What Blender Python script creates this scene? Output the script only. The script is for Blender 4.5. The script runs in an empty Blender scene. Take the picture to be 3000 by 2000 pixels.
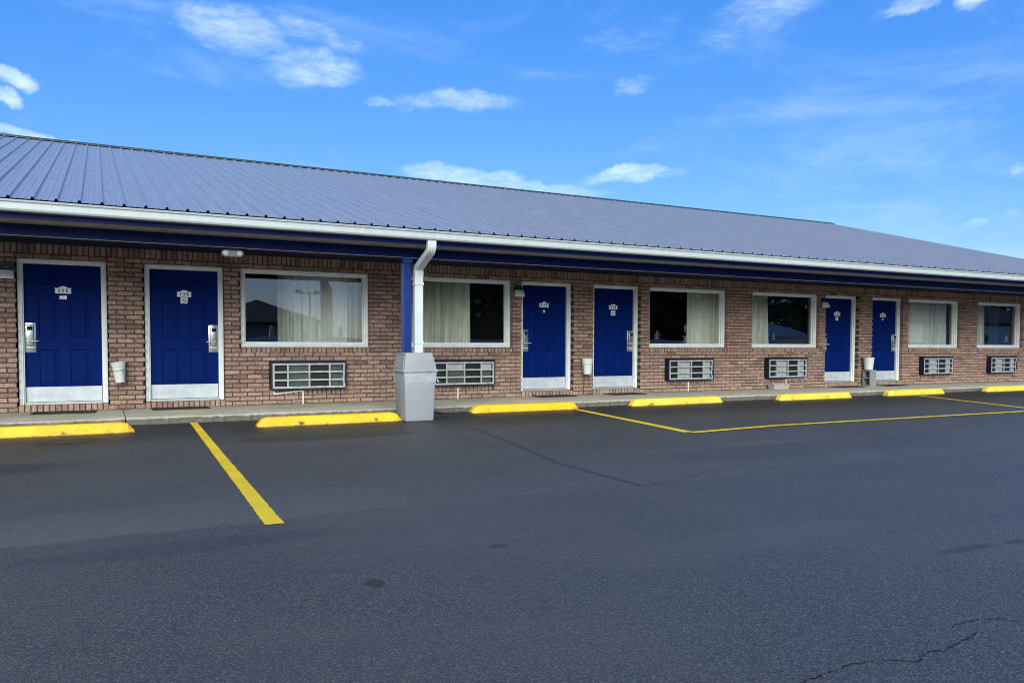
import bpy, bmesh, math, random
from mathutils import Vector, Matrix
random.seed(7)
R = math.radians
S = bpy.context.scene
COL = S.collection
H = 1.095            # camera height above the lot

# ------------------------------------------------------------------ helpers
class MB:
    """collects polygons with a material index, builds ONE mesh object"""
    def __init__(s): s.v = []; s.f = []; s.m = []; s.c = []
    def poly(s, pts, m=0, col=None):
        n = len(s.v); s.v += [tuple(p) for p in pts]; s.f.append(tuple(range(n, n + len(pts)))); s.m.append(m); s.c.append(col)
    def mesh(s, pts, faces, m=0, col=None):
        n = len(s.v); s.v += [tuple(p) for p in pts]
        for f in faces: s.f.append(tuple(i + n for i in f)); s.m.append(m); s.c.append(col)
    def box(s, x0, x1, y0, y1, z0, z1, m=0, col=None):
        s.mesh([(x0,y0,z0),(x1,y0,z0),(x1,y1,z0),(x0,y1,z0),(x0,y0,z1),(x1,y0,z1),(x1,y1,z1),(x0,y1,z1)],
               [(0,3,2,1),(4,5,6,7),(0,1,5,4),(1,2,6,5),(2,3,7,6),(3,0,4,7)], m, col)
    def frustum(s, lo, hi, z0, z1, m=0, bottom=True, top=True):
        a = [(lo[0],lo[2],z0),(lo[1],lo[2],z0),(lo[1],lo[3],z0),(lo[0],lo[3],z0)]
        b = [(hi[0],hi[2],z1),(hi[1],hi[2],z1),(hi[1],hi[3],z1),(hi[0],hi[3],z1)]
        f = [(0,1,5,4),(1,2,6,5),(2,3,7,6),(3,0,4,7)]
        if bottom: f.append((0,3,2,1))
        if top: f.append((4,5,6,7))
        s.mesh(a + b, f, m)
    def prism(s, prof, x0, x1, m=0, caps=True):
        """profile of (y,z), counter-clockwise seen from +x, swept along x"""
        n = len(prof)
        p = [(x0, y, z) for y, z in prof] + [(x1, y, z) for y, z in prof]
        f = [(i, (i+1) % n, n + (i+1) % n, n + i) for i in range(n)]
        f = [tuple(reversed(q)) for q in f]
        if caps: f += [tuple(range(n)), tuple(range(2*n-1, n-1, -1))]
        s.mesh(p, f, m)
    def tube(s, pts, r, n=8, m=0, caps=True):
        pts = [Vector(p) for p in pts]; rings = []
        for i, p in enumerate(pts):
            d = (pts[min(i+1, len(pts)-1)] - pts[max(i-1, 0)]).normalized()
            u = d.cross(Vector((0,0,1)) if abs(d.z) < .9 else Vector((1,0,0))).normalized(); w = d.cross(u)
            rr = r[i] if isinstance(r, (list, tuple)) else r
            rings.append([p + (u*math.cos(2*math.pi*k/n) + w*math.sin(2*math.pi*k/n))*rr for k in range(n)])
        v = [q for g in rings for q in g]; f = []
        for i in range(len(pts)-1):
            for k in range(n):
                f.append((i*n+k, i*n+(k+1) % n, (i+1)*n+(k+1) % n, (i+1)*n+k))
        if caps: f += [tuple(range(n-1, -1, -1)), tuple(range((len(pts)-1)*n, len(pts)*n))]
        s.mesh(v, f, m)
    def lathe(s, prof, cx=0, cy=0, n=32, m=0, tilt=None):
        """profile of (r,z) turned about z"""
        v = []; f = []
        for r, z in prof:
            for k in range(n):
                a = 2*math.pi*k/n; v.append((cx + r*math.cos(a), cy + r*math.sin(a), z))
        for i in range(len(prof)-1):
            for k in range(n):
                f.append((i*n+k, i*n+(k+1) % n, (i+1)*n+(k+1) % n, (i+1)*n+k))
        if prof[0][0] > 1e-5: f.append(tuple(range(n-1, -1, -1)))
        s.mesh(v, f, m)
    def plate(s, poly, y0, y1, m=0):
        """polygon of (x,z) facing -y, from y0 (front) to y1 (back)"""
        n = len(poly)
        s.mesh([(x, y0, z) for x, z in poly] + [(x, y1, z) for x, z in poly],
               [tuple(range(n)), tuple(range(2*n-1, n-1, -1))] + [((i+1) % n, i, n+i, n+(i+1) % n) for i in range(n)], m)
    def ribbon(s, pts, t, y0, y1, m=0, closed=False):
        """flat stroke of width t along (x,z) points, as a thin plate"""
        L = []; Rr = []; n = len(pts)
        for i in range(n):
            a = pts[i-1] if (i > 0 or closed) else pts[i]; b = pts[(i+1) % n] if (i < n-1 or closed) else pts[i]
            dx, dz = b[0]-a[0], b[1]-a[1]; q = math.hypot(dx, dz) or 1
            nx, nz = -dz/q, dx/q
            L.append((pts[i][0]+nx*t/2, pts[i][1]+nz*t/2)); Rr.append((pts[i][0]-nx*t/2, pts[i][1]-nz*t/2))
        for i in range(n if closed else n-1):
            j = (i+1) % n
            s.plate([Rr[i], Rr[j], L[j], L[i]], y0, y1, m)
    def build(s, name, mats, parent=None, bevel=0, smooth=False, loc=None, colattr=None, segs=1):
        me = bpy.data.meshes.new(name); me.from_pydata(s.v, [], s.f)
        if not isinstance(mats, (list, tuple)): mats = [mats]
        for m in mats: me.materials.append(m)
        me.polygons.foreach_set('material_index', s.m)
        if colattr:
            at = me.color_attributes.new(colattr, 'FLOAT_COLOR', 'CORNER'); buf = []
            for p, c in zip(me.polygons, s.c):
                c = c or (1,1,1); buf += [c[0], c[1], c[2], 1.0]*p.loop_total
            at.data.foreach_set('color', buf)
        me.update()
        if bevel:
            bm = bmesh.new(); bm.from_mesh(me); bmesh.ops.remove_doubles(bm, verts=bm.verts, dist=1e-5)
            es = [e for e in bm.edges if len(e.link_faces) == 2 and e.calc_face_angle(0) > .5]
            bmesh.ops.bevel(bm, geom=es, offset=bevel, segments=segs, affect='EDGES', profile=.5, clamp_overlap=True)
            bm.to_mesh(me); bm.free()
        if smooth:
            me.polygons.foreach_set('use_smooth', [True]*len(me.polygons))
            try: me.set_sharp_from_angle(angle=R(40))
            except Exception: pass
        o = bpy.data.objects.new(name, me); COL.objects.link(o)
        if parent is not None: o.parent = parent
        if loc is not None: o.location = loc
        return o

def tag(o, label=None, cat=None, group=None, kind=None):
    if label: o['label'] = label
    if cat: o['category'] = cat
    if group: o['group'] = group
    if kind: o['kind'] = kind
    return o
def empty(name, loc=(0,0,0), rz=0):
    o = bpy.data.objects.new(name, None); COL.objects.link(o); o.location = loc; o.rotation_euler = (0,0,rz); o.empty_display_size = .1
    return o
def copy_tree(o, parent=None):
    c = o.copy(); COL.objects.link(c)
    if parent is not None: c.parent = parent
    for ch in [k for k in bpy.data.objects if k.parent == o]: copy_tree(ch, c)
    return c

# ------------------------------------------------------------------ materials
class NT:
    def __init__(s, nt): s.nt = nt
    def n(s, t, **kw):
        x = s.nt.nodes.new(t)
        for k, v in kw.items():
            if k.startswith('i_'):
                k2 = k[2:]; x.inputs[int(k2) if k2.isdigit() else k2.replace('_', ' ')].default_value = v
            else: setattr(x, k, v)
        return x
    def l(s, a, b): s.nt.links.new(a, b)
    def math(s, op, a, b=None, c=None, clamp=False):
        x = s.n('ShaderNodeMath', operation=op, use_clamp=clamp)
        for i, q in enumerate((a, b, c)):
            if q is None: continue
            if isinstance(q, (int, float)): x.inputs[i].default_value = q
            else: s.l(q, x.inputs[i])
        return x.outputs[0]
    def mix(s, fac, a, b, mode='MIX'):
        x = s.n('ShaderNodeMix', data_type='RGBA', blend_type=mode)
        for i, q in ((0, fac), (6, a), (7, b)):
            if isinstance(q, (int, float)): x.inputs[i].default_value = q
            elif isinstance(q, tuple): x.inputs[i].default_value = (*q[:3], 1)
            else: s.l(q, x.inputs[i])
        return x.outputs[2]
    def noise(s, vec, scale, detail=4, rough=.55, dist=0):
        x = s.n('ShaderNodeTexNoise'); x.inputs['Scale'].default_value = scale; x.inputs['Detail'].default_value = detail
        x.inputs['Roughness'].default_value = rough; x.inputs['Distortion'].default_value = dist
        if vec is not None: s.l(vec, x.inputs['Vector'])
        return x.outputs[0]
    def ramp(s, fac, stops):
        x = s.n('ShaderNodeValToRGB'); e = x.color_ramp.elements
        while len(e) < len(stops): e.new(.5)
        for k, (p, c) in enumerate(stops):
            e[k].position = p; e[k].color = (*c, 1) if isinstance(c, tuple) else (c, c, c, 1)
        s.l(fac, x.inputs[0]); return x.outputs[0]
    def maprange(s, v, a, b, c=0, d=1, smooth=True):
        x = s.n('ShaderNodeMapRange', interpolation_type='SMOOTHSTEP' if smooth else 'LINEAR')
        s.l(v, x.inputs[0]); x.inputs[1].default_value = a; x.inputs[2].default_value = b; x.inputs[3].default_value = c; x.inputs[4].default_value = d
        return x.outputs[0]

def newmat(name):
    m = bpy.data.materials.new(name); m.use_nodes = True; t = NT(m.node_tree)
    return m, t, m.node_tree.nodes['Principled BSDF']
def mat(name, col, rough=.5, metal=0, var=.12, vs=6, bump=0, bs=80, spec=.5, dirt=0, dirtcol=(.05,.045,.04), ds=3, stretch=None, coat=0):
    m, t, b = newmat(name)
    tc = t.n('ShaderNodeTexCoord').outputs['Object']
    vec = tc
    if stretch:
        mp = t.n('ShaderNodeMapping'); mp.inputs['Scale'].default_value = stretch; t.l(tc, mp.inputs[0]); vec = mp.outputs[0]
    nz = t.noise(vec, vs, 5)
    c = t.mix(t.maprange(nz, .3, .7), tuple(x*(1-var) for x in col), tuple(min(1, x*(1+var)) for x in col))
    if dirt:
        d = t.maprange(t.noise(tc, ds, 6, .65), .52, .75); d = t.math('MULTIPLY', d, dirt); c = t.mix(d, c, dirtcol)
    t.l(c, b.inputs['Base Color'])
    r = t.math('ADD', t.math('MULTIPLY', t.noise(vec, vs*2.3, 4), .16), rough-.08, clamp=True); t.l(r, b.inputs['Roughness'])
    b.inputs['Metallic'].default_value = metal; b.inputs['Specular IOR Level'].default_value = spec
    if coat: b.inputs['Coat Weight'].default_value = coat
    if bump:
        bp = t.n('ShaderNodeBump'); bp.inputs['Strength'].default_value = bump; bp.inputs['Distance'].default_value = .004
        t.l(t.noise(vec, bs, 5), bp.inputs['Height']); t.l(bp.outputs[0], b.inputs['Normal'])
    return m

M = {}
M['blue'] = mat('blue door paint', (.0001,.0125,.118), .55, var=.10, vs=3, bump=.06, bs=30, spec=.06, dirt=.12, dirtcol=(.012,.028,.10), ds=7)
M['blue_trim'] = mat('blue trim paint', (.0004,.0085,.085), .55, var=.18, vs=2, bump=.1, bs=14, spec=.2, dirt=.04, dirtcol=(.02,.03,.07), ds=5)
M['navy'] = mat('navy ceiling paint', (.004,.008,.035), .6, vs=2)
M['blue_post'] = mat('blue post paint', (.0003,.023,.175), .5, var=.15, vs=3)
M['white_trim'] = mat('white trim paint', (.76,.79,.78), .5, var=.06, vs=4, bump=.05, bs=40, dirt=.35, dirtcol=(.38,.36,.32), ds=7)
M['gutter'] = mat('white enamelled gutter', (.385,.42,.425), .42, var=.05, vs=2, dirt=.35, dirtcol=(.36,.37,.36), ds=2.2, stretch=(6,1,1))
M['downspout'] = mat('white downspout enamel', (.50,.53,.54), .42, var=.04, vs=3, dirt=.25, dirtcol=(.42,.42,.40), ds=3)
M['soffit'] = mat('grey soffit boards', (.36,.34,.32), .75, var=.12, vs=5, dirt=.4, dirtcol=(.12,.10,.09), ds=3)
M['pipe'] = mat('white pvc', (.74,.75,.72), .4, var=.05, vs=8, dirt=.3, dirtcol=(.4,.36,.3), ds=12)
M['bucket'] = mat('white bucket plastic', (.66,.69,.66), .45, var=.06, vs=10, dirt=.35, dirtcol=(.4,.38,.33), ds=9)
M['steel'] = mat('scuffed steel kick plate', (.58,.62,.66), .45, metal=.2, var=.10, vs=5, dirt=.3, dirtcol=(.28,.28,.27), ds=8)
M['chrome'] = mat('satin chrome', (.52,.52,.50), .3, metal=.9, var=.12, vs=14)
M['lever'] = mat('pale lever metal', (.72,.72,.70), .35, metal=.4, var=.08, vs=20)
M['thresh'] = mat('aluminium threshold', (.5,.5,.48), .45, metal=.5, var=.15, vs=9, dirt=.4, ds=9)
M['black'] = mat('black plastic', (.008,.008,.009), .45, vs=6)
M['rubber'] = mat('black rubber mat', (.012,.012,.012), .8, vs=30, bump=.5, bs=200)
M['dark'] = mat('dark slot', (.004,.004,.004), .8)
M['plate'] = mat('white number plate', (.84,.88,.90), .4, var=.05, vs=20)
M['ink'] = mat('navy ink', (.008,.02,.06), .5)
M['ink_black'] = mat('black ink', (.02,.015,.015), .5)
M['ink_red'] = mat('dark red ink', (.22,.03,.03), .5)
M['tan'] = mat('tan sticker', (.55,.40,.20), .6, var=.3, vs=60)
M['alu'] = mat('weathered aluminium grille', (.47,.50,.50), .42, metal=.25, var=.14, vs=9, dirt=.45, dirtcol=(.25,.24,.22), ds=8)
M['sleeve'] = mat('navy sleeve paint', (.002,.005,.028), .5, var=.2, vs=9, dirt=.25, dirtcol=(.01,.01,.012), ds=7)
M['can'] = mat('grey can plastic', (.25,.265,.285), .55, var=.04, vs=3, bump=.25, bs=160, dirt=.22, dirtcol=(.17,.175,.18), ds=4)
M['concrete_block'] = mat('grey concrete block', (.24,.24,.24), .9, var=.25, vs=30, bump=.7, bs=120, dirt=.4, dirtcol=(.10,.10,.10), ds=8)
M['wire'] = mat('rusty wire', (.30,.19,.13), .6, metal=.3, var=.3, vs=20)
M['wire_black'] = mat('dark wire', (.06,.045,.035), .6, metal=.3, var=.3, vs=20)
M['lens'] = mat('frosted lamp lens', (.72,.76,.74), .3, var=.06, vs=20)
M['grey_plastic'] = mat('yellowed grey plastic', (.30,.30,.27), .45, var=.1, vs=12)
M['tub'] = mat('clear storage tub plastic', (.42,.38,.35), .35, var=.12, vs=15)
M['ridge'] = mat('dark green ridge cap', (.012,.022,.022), .5, vs=3)
M['tray'] = mat('dark splash tray', (.022,.032,.034), .5, var=.2, vs=10)
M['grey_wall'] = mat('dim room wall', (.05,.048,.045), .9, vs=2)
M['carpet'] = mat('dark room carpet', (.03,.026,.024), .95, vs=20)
M['shingle'] = mat('dark roof shingles', (.045,.042,.045), .9, var=.3, vs=8, bump=.4, bs=20)
M['siding'] = mat('white lap siding', (.72,.74,.72), .6, var=.06, vs=3)
M['bluemetal'] = mat('blue metal roofing', (.16,.22,.36), .45, var=.12, vs=2)
M['vinyl'] = mat('white vinyl fence', (.74,.75,.74), .45, var=.04, vs=3)
M['bark'] = mat('brown bark', (.06,.045,.035), .95, var=.3, vs=8, bump=.8, bs=20)

def leaf_mat():
    m, t, b = newmat('dark green needles')
    oi = t.n('ShaderNodeTexCoord').outputs['Object']
    c = t.ramp(t.noise(oi, 2.2, 4), [(.3,(.006,.018,.008)),(.7,(.03,.06,.025))]); t.l(c, b.inputs['Base Color']); b.inputs['Roughness'].default_value = .7
    return m
M['leaf'] = leaf_mat()

def brick_mat():
    m, t, b = newmat('brown red brick')
    tc = t.n('ShaderNodeTexCoord').outputs['Object']
    ca = t.n('ShaderNodeVertexColor', layer_name='Col').outputs[0]
    n1 = t.noise(tc, 22, 6, .65); n2 = t.noise(tc, 130, 4, .7)
    c = t.mix(t.maprange(n1, .28, .72), t.mix(1, ca, (.66,.62,.62), 'MULTIPLY'), t.mix(1, ca, (1.25,1.22,1.2), 'MULTIPLY'))
    c = t.mix(t.math('MULTIPLY', t.maprange(n2, .60, .76), .6), c, (.06,.04,.035))
    pale = t.math('MULTIPLY', t.maprange(t.noise(tc, 3.1, 6, .7), .60, .74), .30)
    c = t.mix(pale, c, (.42,.34,.30))
    sz = t.n('ShaderNodeSeparateXYZ'); t.l(tc, sz.inputs[0])
    low = t.math('MULTIPLY', t.maprange(t.math('ADD', sz.outputs[2], t.math('MULTIPLY', t.noise(tc, 2.4, 6, .7), .5)), .80, .32), .55)
    c = t.mix(t.math('MULTIPLY', low, t.maprange(t.noise(tc, 12, 5, .7), .4, .65)), c, (.46,.31,.225))
    run = t.n('ShaderNodeMapping'); run.inputs['Scale'].default_value = (7, 7, .5); t.l(tc, run.inputs[0])
    c = t.mix(t.math('MULTIPLY', t.maprange(t.noise(run.outputs[0], 1.0, 4, .6), .56, .74), .30), c, (.15,.10,.085))
    t.l(c, b.inputs['Base Color']); b.inputs['Roughness'].default_value = .92; b.inputs['Specular IOR Level'].default_value = .2
    bp = t.n('ShaderNodeBump'); bp.inputs['Strength'].default_value = .9; bp.inputs['Distance'].default_value = .006
    t.l(t.math('ADD', t.math('MULTIPLY', n1, 1.0), t.math('MULTIPLY', n2, .5)), bp.inputs['Height']); t.l(bp.outputs[0], b.inputs['Normal'])
    return m
M['brick'] = brick_mat()
M['mortar'] = mat('raked mortar', (.070,.062,.056), .95, var=.3, vs=14, bump=.6, bs=150, spec=.1)

def roof_mat():
    m, t, b = newmat('lavender grey metal roofing')
    tc = t.n('ShaderNodeTexCoord').outputs['Object']
    mp = t.n('ShaderNodeMapping'); mp.inputs['Scale'].default_value = (9, .5, .5); t.l(tc, mp.inputs[0])
    mp2 = t.n('ShaderNodeMapping'); mp2.inputs['Scale'].default_value = (1.1, .08, .08); t.l(tc, mp2.inputs[0])
    st = t.noise(mp.outputs[0], 3, 5, .6); bl = t.noise(mp2.outputs[0], 1.2, 3); sp = t.noise(tc, 90, 3, .7)
    c = t.mix(t.maprange(st, .3, .7), (.265,.277,.318), (.315,.327,.37))
    c = t.mix(t.math('MULTIPLY', t.maprange(bl, .35, .7), .35), c, (.285,.297,.345))
    c = t.mix(t.math('MULTIPLY', t.maprange(sp, .55, .7), .10), c, (.16,.16,.22))
    # screw heads and purlin lines every .9 m up the slope
    t.l(c, b.inputs['Base Color'])
    t.l(t.math('ADD', t.math('MULTIPLY', st, .08), .31), b.inputs['Roughness']); b.inputs['Metallic'].default_value = .30
    bp = t.n('ShaderNodeBump'); bp.inputs['Strength'].default_value = .12; bp.inputs['Distance'].default_value = .01
    t.l(t.noise(mp2.outputs[0], 4, 3), bp.inputs['Height']); t.l(bp.outputs[0], b.inputs['Normal'])
    return m
M['roof'] = roof_mat()
M['screw'] = mat('roof screws', (.10,.10,.13), .6)

def asphalt_mat():
    m, t, b = newmat('sealed asphalt')
    g = t.n('ShaderNodeNewGeometry').outputs['Position']
    sx = t.n('ShaderNodeSeparateXYZ'); t.l(g, sx.inputs[0]); X, Y = sx.outputs[0], sx.outputs[1]
    vo = t.n('ShaderNodeTexVoronoi', feature='F1'); vo.inputs['Scale'].default_value = 105; t.l(g, vo.inputs['Vector'])
    vd = vo.outputs['Distance']; vc = t.n('ShaderNodeSeparateColor'); t.l(vo.outputs['Color'], vc.inputs[0])
    fine = t.noise(g, 240, 3, .7); mid = t.noise(g, 26, 5, .65); big = t.noise(g, .55, 5, .6, .6); big2 = t.noise(g, 1.7, 5, .65, .5)
    mp = t.n('ShaderNodeMapping'); mp.inputs['Scale'].default_value = (.16, 1.2, 1); mp.inputs['Rotation'].default_value = (0,0,.06); t.l(g, mp.inputs[0])
    streak = t.noise(mp.outputs[0], 2.0, 5, .6)
    # worn coat between the kerb and the seam, a fresh darker coat on the near side of it
    wob = t.math('MULTIPLY', t.math('SUBTRACT', t.noise(g, 2.2, 6, .7), .5), .45)
    seam = t.maprange(t.math('ADD', Y, wob), -8.30, -8.16)
    nearseam = t.math('MULTIPLY', seam, t.maprange(t.math('ADD', Y, wob), -7.0, -8.2))
    leftw = t.maprange(X, 2.2, -.6)
    worn = t.math('MULTIPLY', nearseam, t.math('ADD', t.math('MULTIPLY', leftw, .75), .25))
    base = t.mix(t.maprange(vd, .05, .55), (.150,.140,.120), (.037,.035,.031))
    base = t.mix(t.math('MULTIPLY', t.maprange(vc.outputs[0], .80, .98), .40), base, (.18,.17,.15))
    base = t.mix(t.math('MULTIPLY', t.maprange(mid, .35, .7), .35), base, (.058,.055,.049))
    base = t.mix(t.math('MULTIPLY', t.maprange(big, .35, .68), .35), base, (.084,.080,.072))
    base = t.mix(t.math('MULTIPLY', t.maprange(streak, .5, .72), .35), base, (.042,.042,.045))
    base = t.mix(t.math('MULTIPLY', worn, t.math('MULTIPLY', t.maprange(fine, .46, .60), .5)), base, (.21,.22,.22))
    # smoother along the kerb; the building's dark reflection put into the colour
    kerb_reflection = t.maprange(t.math('ADD', Y, t.math('MULTIPLY', wob, 2.2)), -4.4, -2.3)
    base = t.mix(t.math('MULTIPLY', kerb_reflection, .88), base, (.011,.011,.012))
    def spot(cx, cy, rx, ry, amt, col, soft=.55):
        nonlocal base
        u = t.math('DIVIDE', t.math('SUBTRACT', X, cx), rx); v = t.math('DIVIDE', t.math('SUBTRACT', Y, cy), ry)
        d = t.math('SQRT', t.math('ADD', t.math('MULTIPLY', u, u), t.math('MULTIPLY', v, v)))
        d = t.math('ADD', d, t.math('MULTIPLY', t.math('SUBTRACT', t.noise(g, 3/max(rx, .05)*.5, 5, .7), .5), .9))
        k = t.math('MULTIPLY', t.maprange(d, 1.0, soft), amt); base = t.mix(k, base, col); return k
    k1 = spot(1.10, -9.74, .055, .085, .75, (.012,.010,.010))
    spot(-.35, -3.25, .45, .38, .55, (.010,.009,.008)); spot(-.32, -3.22, .2, .16, .55, (.075,.062,.048))
    spot(4.15, -10.6, .30, .05, .5, (.014,.012,.014)); spot(4.55, -10.63, .14, .04, .6, (.014,.012,.014)); spot(-1.4, -5.2, 1.5, .55, .5, (.013,.013,.015))
    spot(.35, -8.65, 1.2, .2, .42, (.03,.03,.034)); spot(6.5, -7.2, 2.6, .5, .22, (.03,.03,.032)); spot(9.5, -9.2, 3.0, .35, .25, (.03,.03,.03)); spot(3.4, -9.9, .9, .25, .15, (.11,.105,.10)); spot(6.2, -6.7, 1.6, .18, .15, (.12,.115,.11)); spot(2.4, -4.0, 1.3, .4, .45, (.013,.013,.015)); spot(1.9, -9.4, .06, .05, .6, (.012,.012,.014))
    t.l(base, b.inputs['Base Color'])
    rg = t.math('ADD', t.math('MULTIPLY', big, .22), t.math('MULTIPLY', big2, .14)); rg = t.math('ADD', rg, .36)
    rg = t.math('ADD', rg, t.math('MULTIPLY', worn, .12)); rg = t.math('ADD', rg, t.math('MULTIPLY', k1, .35))
    t.l(rg, b.inputs['Roughness']); b.inputs['Specular IOR Level'].default_value = .5
    h = t.math('ADD', t.math('MULTIPLY', t.math('SUBTRACT', 1, vd), 1.0), t.math('MULTIPLY', fine, .5))
    h = t.math('ADD', h, t.math('MULTIPLY', mid, .8))
    h = t.math('ADD', h, t.math('MULTIPLY', seam, 1.1))
    bp = t.n('ShaderNodeBump'); bp.inputs['Distance'].default_value = .007
    t.l(t.math('ADD', t.math('MULTIPLY', t.math('SUBTRACT', 1, kerb_reflection), .34), .12), bp.inputs['Strength'])
    t.l(h, bp.inputs['Height']); t.l(bp.outputs[0], b.inputs['Normal'])
    return m
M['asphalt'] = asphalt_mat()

def yellow_mat(name, col, wear, tarmarks):
    m, t, b = newmat(name)
    g = t.n('ShaderNodeNewGeometry').outputs['Position']
    sx = t.n('ShaderNodeSeparateXYZ'); t.l(g, sx.inputs[0]); Z = sx.outputs[2]
    n1 = t.noise(g, 2.5, 5); n2 = t.noise(g, 60, 5, .7); n3 = t.noise(g, 14, 6, .75)
    c = t.mix(t.maprange(n1, .3, .7), tuple(x*.88 for x in col), tuple(min(1, x*1.08) for x in col))
    c = t.mix(t.math('MULTIPLY', t.maprange(n3, .5, .75), .25), c, (col[0]*.75, col[1]*.6, col[2]*.5))
    c = t.mix(t.math('MULTIPLY', t.maprange(n2, .62, .72), wear), c, (.05,.045,.03))
    if tarmarks:
        tm = t.math('MULTIPLY', t.maprange(t.noise(g, 4, 7, .8), .56, .64), t.maprange(Z, .10, .03)); c = t.mix(t.math('MULTIPLY', tm, .85), c, (.02,.018,.012))
        ed = t.math('MULTIPLY', t.maprange(t.math('ADD', Z, t.math('MULTIPLY', n3, .03)), .035, .016), .8); c = t.mix(ed, c, (.03,.025,.015))
    t.l(c, b.inputs['Base Color']); b.inputs['Roughness'].default_value = .6
    bp = t.n('ShaderNodeBump'); bp.inputs['Strength'].default_value = .5; bp.inputs['Distance'].default_value = .004
    t.l(t.math('ADD', n2, n3), bp.inputs['Height']); t.l(bp.outputs[0], b.inputs['Normal'])
    return m
M['line'] = yellow_mat('yellow road paint', (.76,.51,.012), .5, False)
M['stop'] = yellow_mat('yellow kerb paint', (.74,.43,.006), .25, True)
M['stop_pale'] = yellow_mat('faded yellow kerb paint', (.72,.50,.05), .55, True)

def concrete_mat():
    m, t, b = newmat('old pavement concrete')
    g = t.n('ShaderNodeNewGeometry').outputs['Position']
    sx = t.n('ShaderNodeSeparateXYZ'); t.l(g, sx.inputs[0]); Z = sx.outputs[2]
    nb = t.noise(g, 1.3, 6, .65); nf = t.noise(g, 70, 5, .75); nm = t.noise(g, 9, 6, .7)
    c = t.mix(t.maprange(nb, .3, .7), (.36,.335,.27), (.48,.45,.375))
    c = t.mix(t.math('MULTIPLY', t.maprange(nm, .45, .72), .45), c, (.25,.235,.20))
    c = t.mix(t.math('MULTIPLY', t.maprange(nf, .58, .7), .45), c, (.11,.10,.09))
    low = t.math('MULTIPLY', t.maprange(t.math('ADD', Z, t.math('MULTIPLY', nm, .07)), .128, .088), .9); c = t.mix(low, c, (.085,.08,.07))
    t.l(c, b.inputs['Base Color']); b.inputs['Roughness'].default_value = .9; b.inputs['Specular IOR Level'].default_value = .2
    bp = t.n('ShaderNodeBump'); bp.inputs['Strength'].default_value = .7; bp.inputs['Distance'].default_value = .006
    t.l(t.math('ADD', nf, nm), bp.inputs['Height']); t.l(bp.outputs[0], b.inputs['Normal'])
    return m
M['concrete'] = concrete_mat()

def glass_mat():
    m, t, b = newmat('window glass'); nt = m.node_tree
    nt.nodes.remove(b); out = nt.nodes['Material Output']
    fr = t.n('ShaderNodeFresnel'); fr.inputs[0].default_value = 1.75
    nz = t.n('ShaderNodeBump'); nz.inputs['Strength'].default_value = .02; nz.inputs['Distance'].default_value = .02
    tc = t.n('ShaderNodeTexCoord').outputs['Object']; t.l(t.noise(tc, 1.6, 1), nz.inputs['Height'])
    gl = t.n('ShaderNodeBsdfGlossy'); gl.inputs['Roughness'].default_value = .0; t.l(nz.outputs[0], gl.inputs['Normal'])
    tr = t.n('ShaderNodeBsdfTransparent'); tr.inputs[0].default_value = (.96,.98,.97,1)
    mx = t.n('ShaderNodeMixShader'); f = t.math('ADD', t.math('MULTIPLY', fr.outputs[0], 1.6), .03, clamp=True)
    t.l(f, mx.inputs[0]); t.l(tr.outputs[0], mx.inputs[1]); t.l(gl.outputs[0], mx.inputs[2]); t.l(mx.outputs[0], out.inputs[0])
    return m
M['glass'] = glass_mat()

def cloth_mat(name, col, trans):
    m, t, b = newmat(name); nt = m.node_tree; out = nt.nodes['Material Output']
    tc = t.n('ShaderNodeTexCoord').outputs['Object']
    c = t.mix(t.maprange(t.noise(tc, 5, 4), .3, .7), tuple(x*.9 for x in col), col); t.l(c, b.inputs['Base Color']); b.inputs['Roughness'].default_value = .9; b.inputs['Specular IOR Level'].default_value = .1
    if trans:
        tr = t.n('ShaderNodeBsdfTransparent'); mx = t.n('ShaderNodeMixShader'); mx.inputs[0].default_value = trans
        t.l(b.outputs[0], mx.inputs[1]); t.l(tr.outputs[0], mx.inputs[2]); t.l(mx.outputs[0], out.inputs[0])
    return m
M['drape'] = cloth_mat('sage cream curtain', (.88,.88,.77), 0)
M['beige'] = cloth_mat('beige lined drape', (.55,.53,.42), 0)
M['sheer'] = cloth_mat('pale sheer curtain', (.90,.91,.85), .10)
M['bluecloth'] = cloth_mat('dark blue curtain', (.03,.05,.12), 0)

def liner_mat():
    m, t, b = newmat('clear bin liner'); nt = m.node_tree; out = nt.nodes['Material Output']
    b.inputs['Base Color'].default_value = (.62,.66,.70,1); b.inputs['Roughness'].default_value = .25
    tc = t.n('ShaderNodeTexCoord').outputs['Object']
    mp = t.n('ShaderNodeMapping'); mp.inputs['Scale'].default_value = (3, 3, 11); mp.inputs['Rotation'].default_value = (0,.45,0); t.l(tc, mp.inputs[0])
    bp = t.n('ShaderNodeBump'); bp.inputs['Strength'].default_value = .45; bp.inputs['Distance'].default_value = .010
    w = t.noise(mp.outputs[0], 2.2, 4, .6, 1.5); t.l(w, bp.inputs['Height']); t.l(bp.outputs[0], b.inputs['Normal'])
    tr = t.n('ShaderNodeBsdfTransparent'); mx = t.n('ShaderNodeMixShader')
    t.l(t.maprange(w, .35, .7, .55, .90), mx.inputs[0]); t.l(b.outputs[0], mx.inputs[1]); t.l(tr.outputs[0], mx.inputs[2]); t.l(mx.outputs[0], out.inputs[0])
    return m
M['liner'] = liner_mat()

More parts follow.
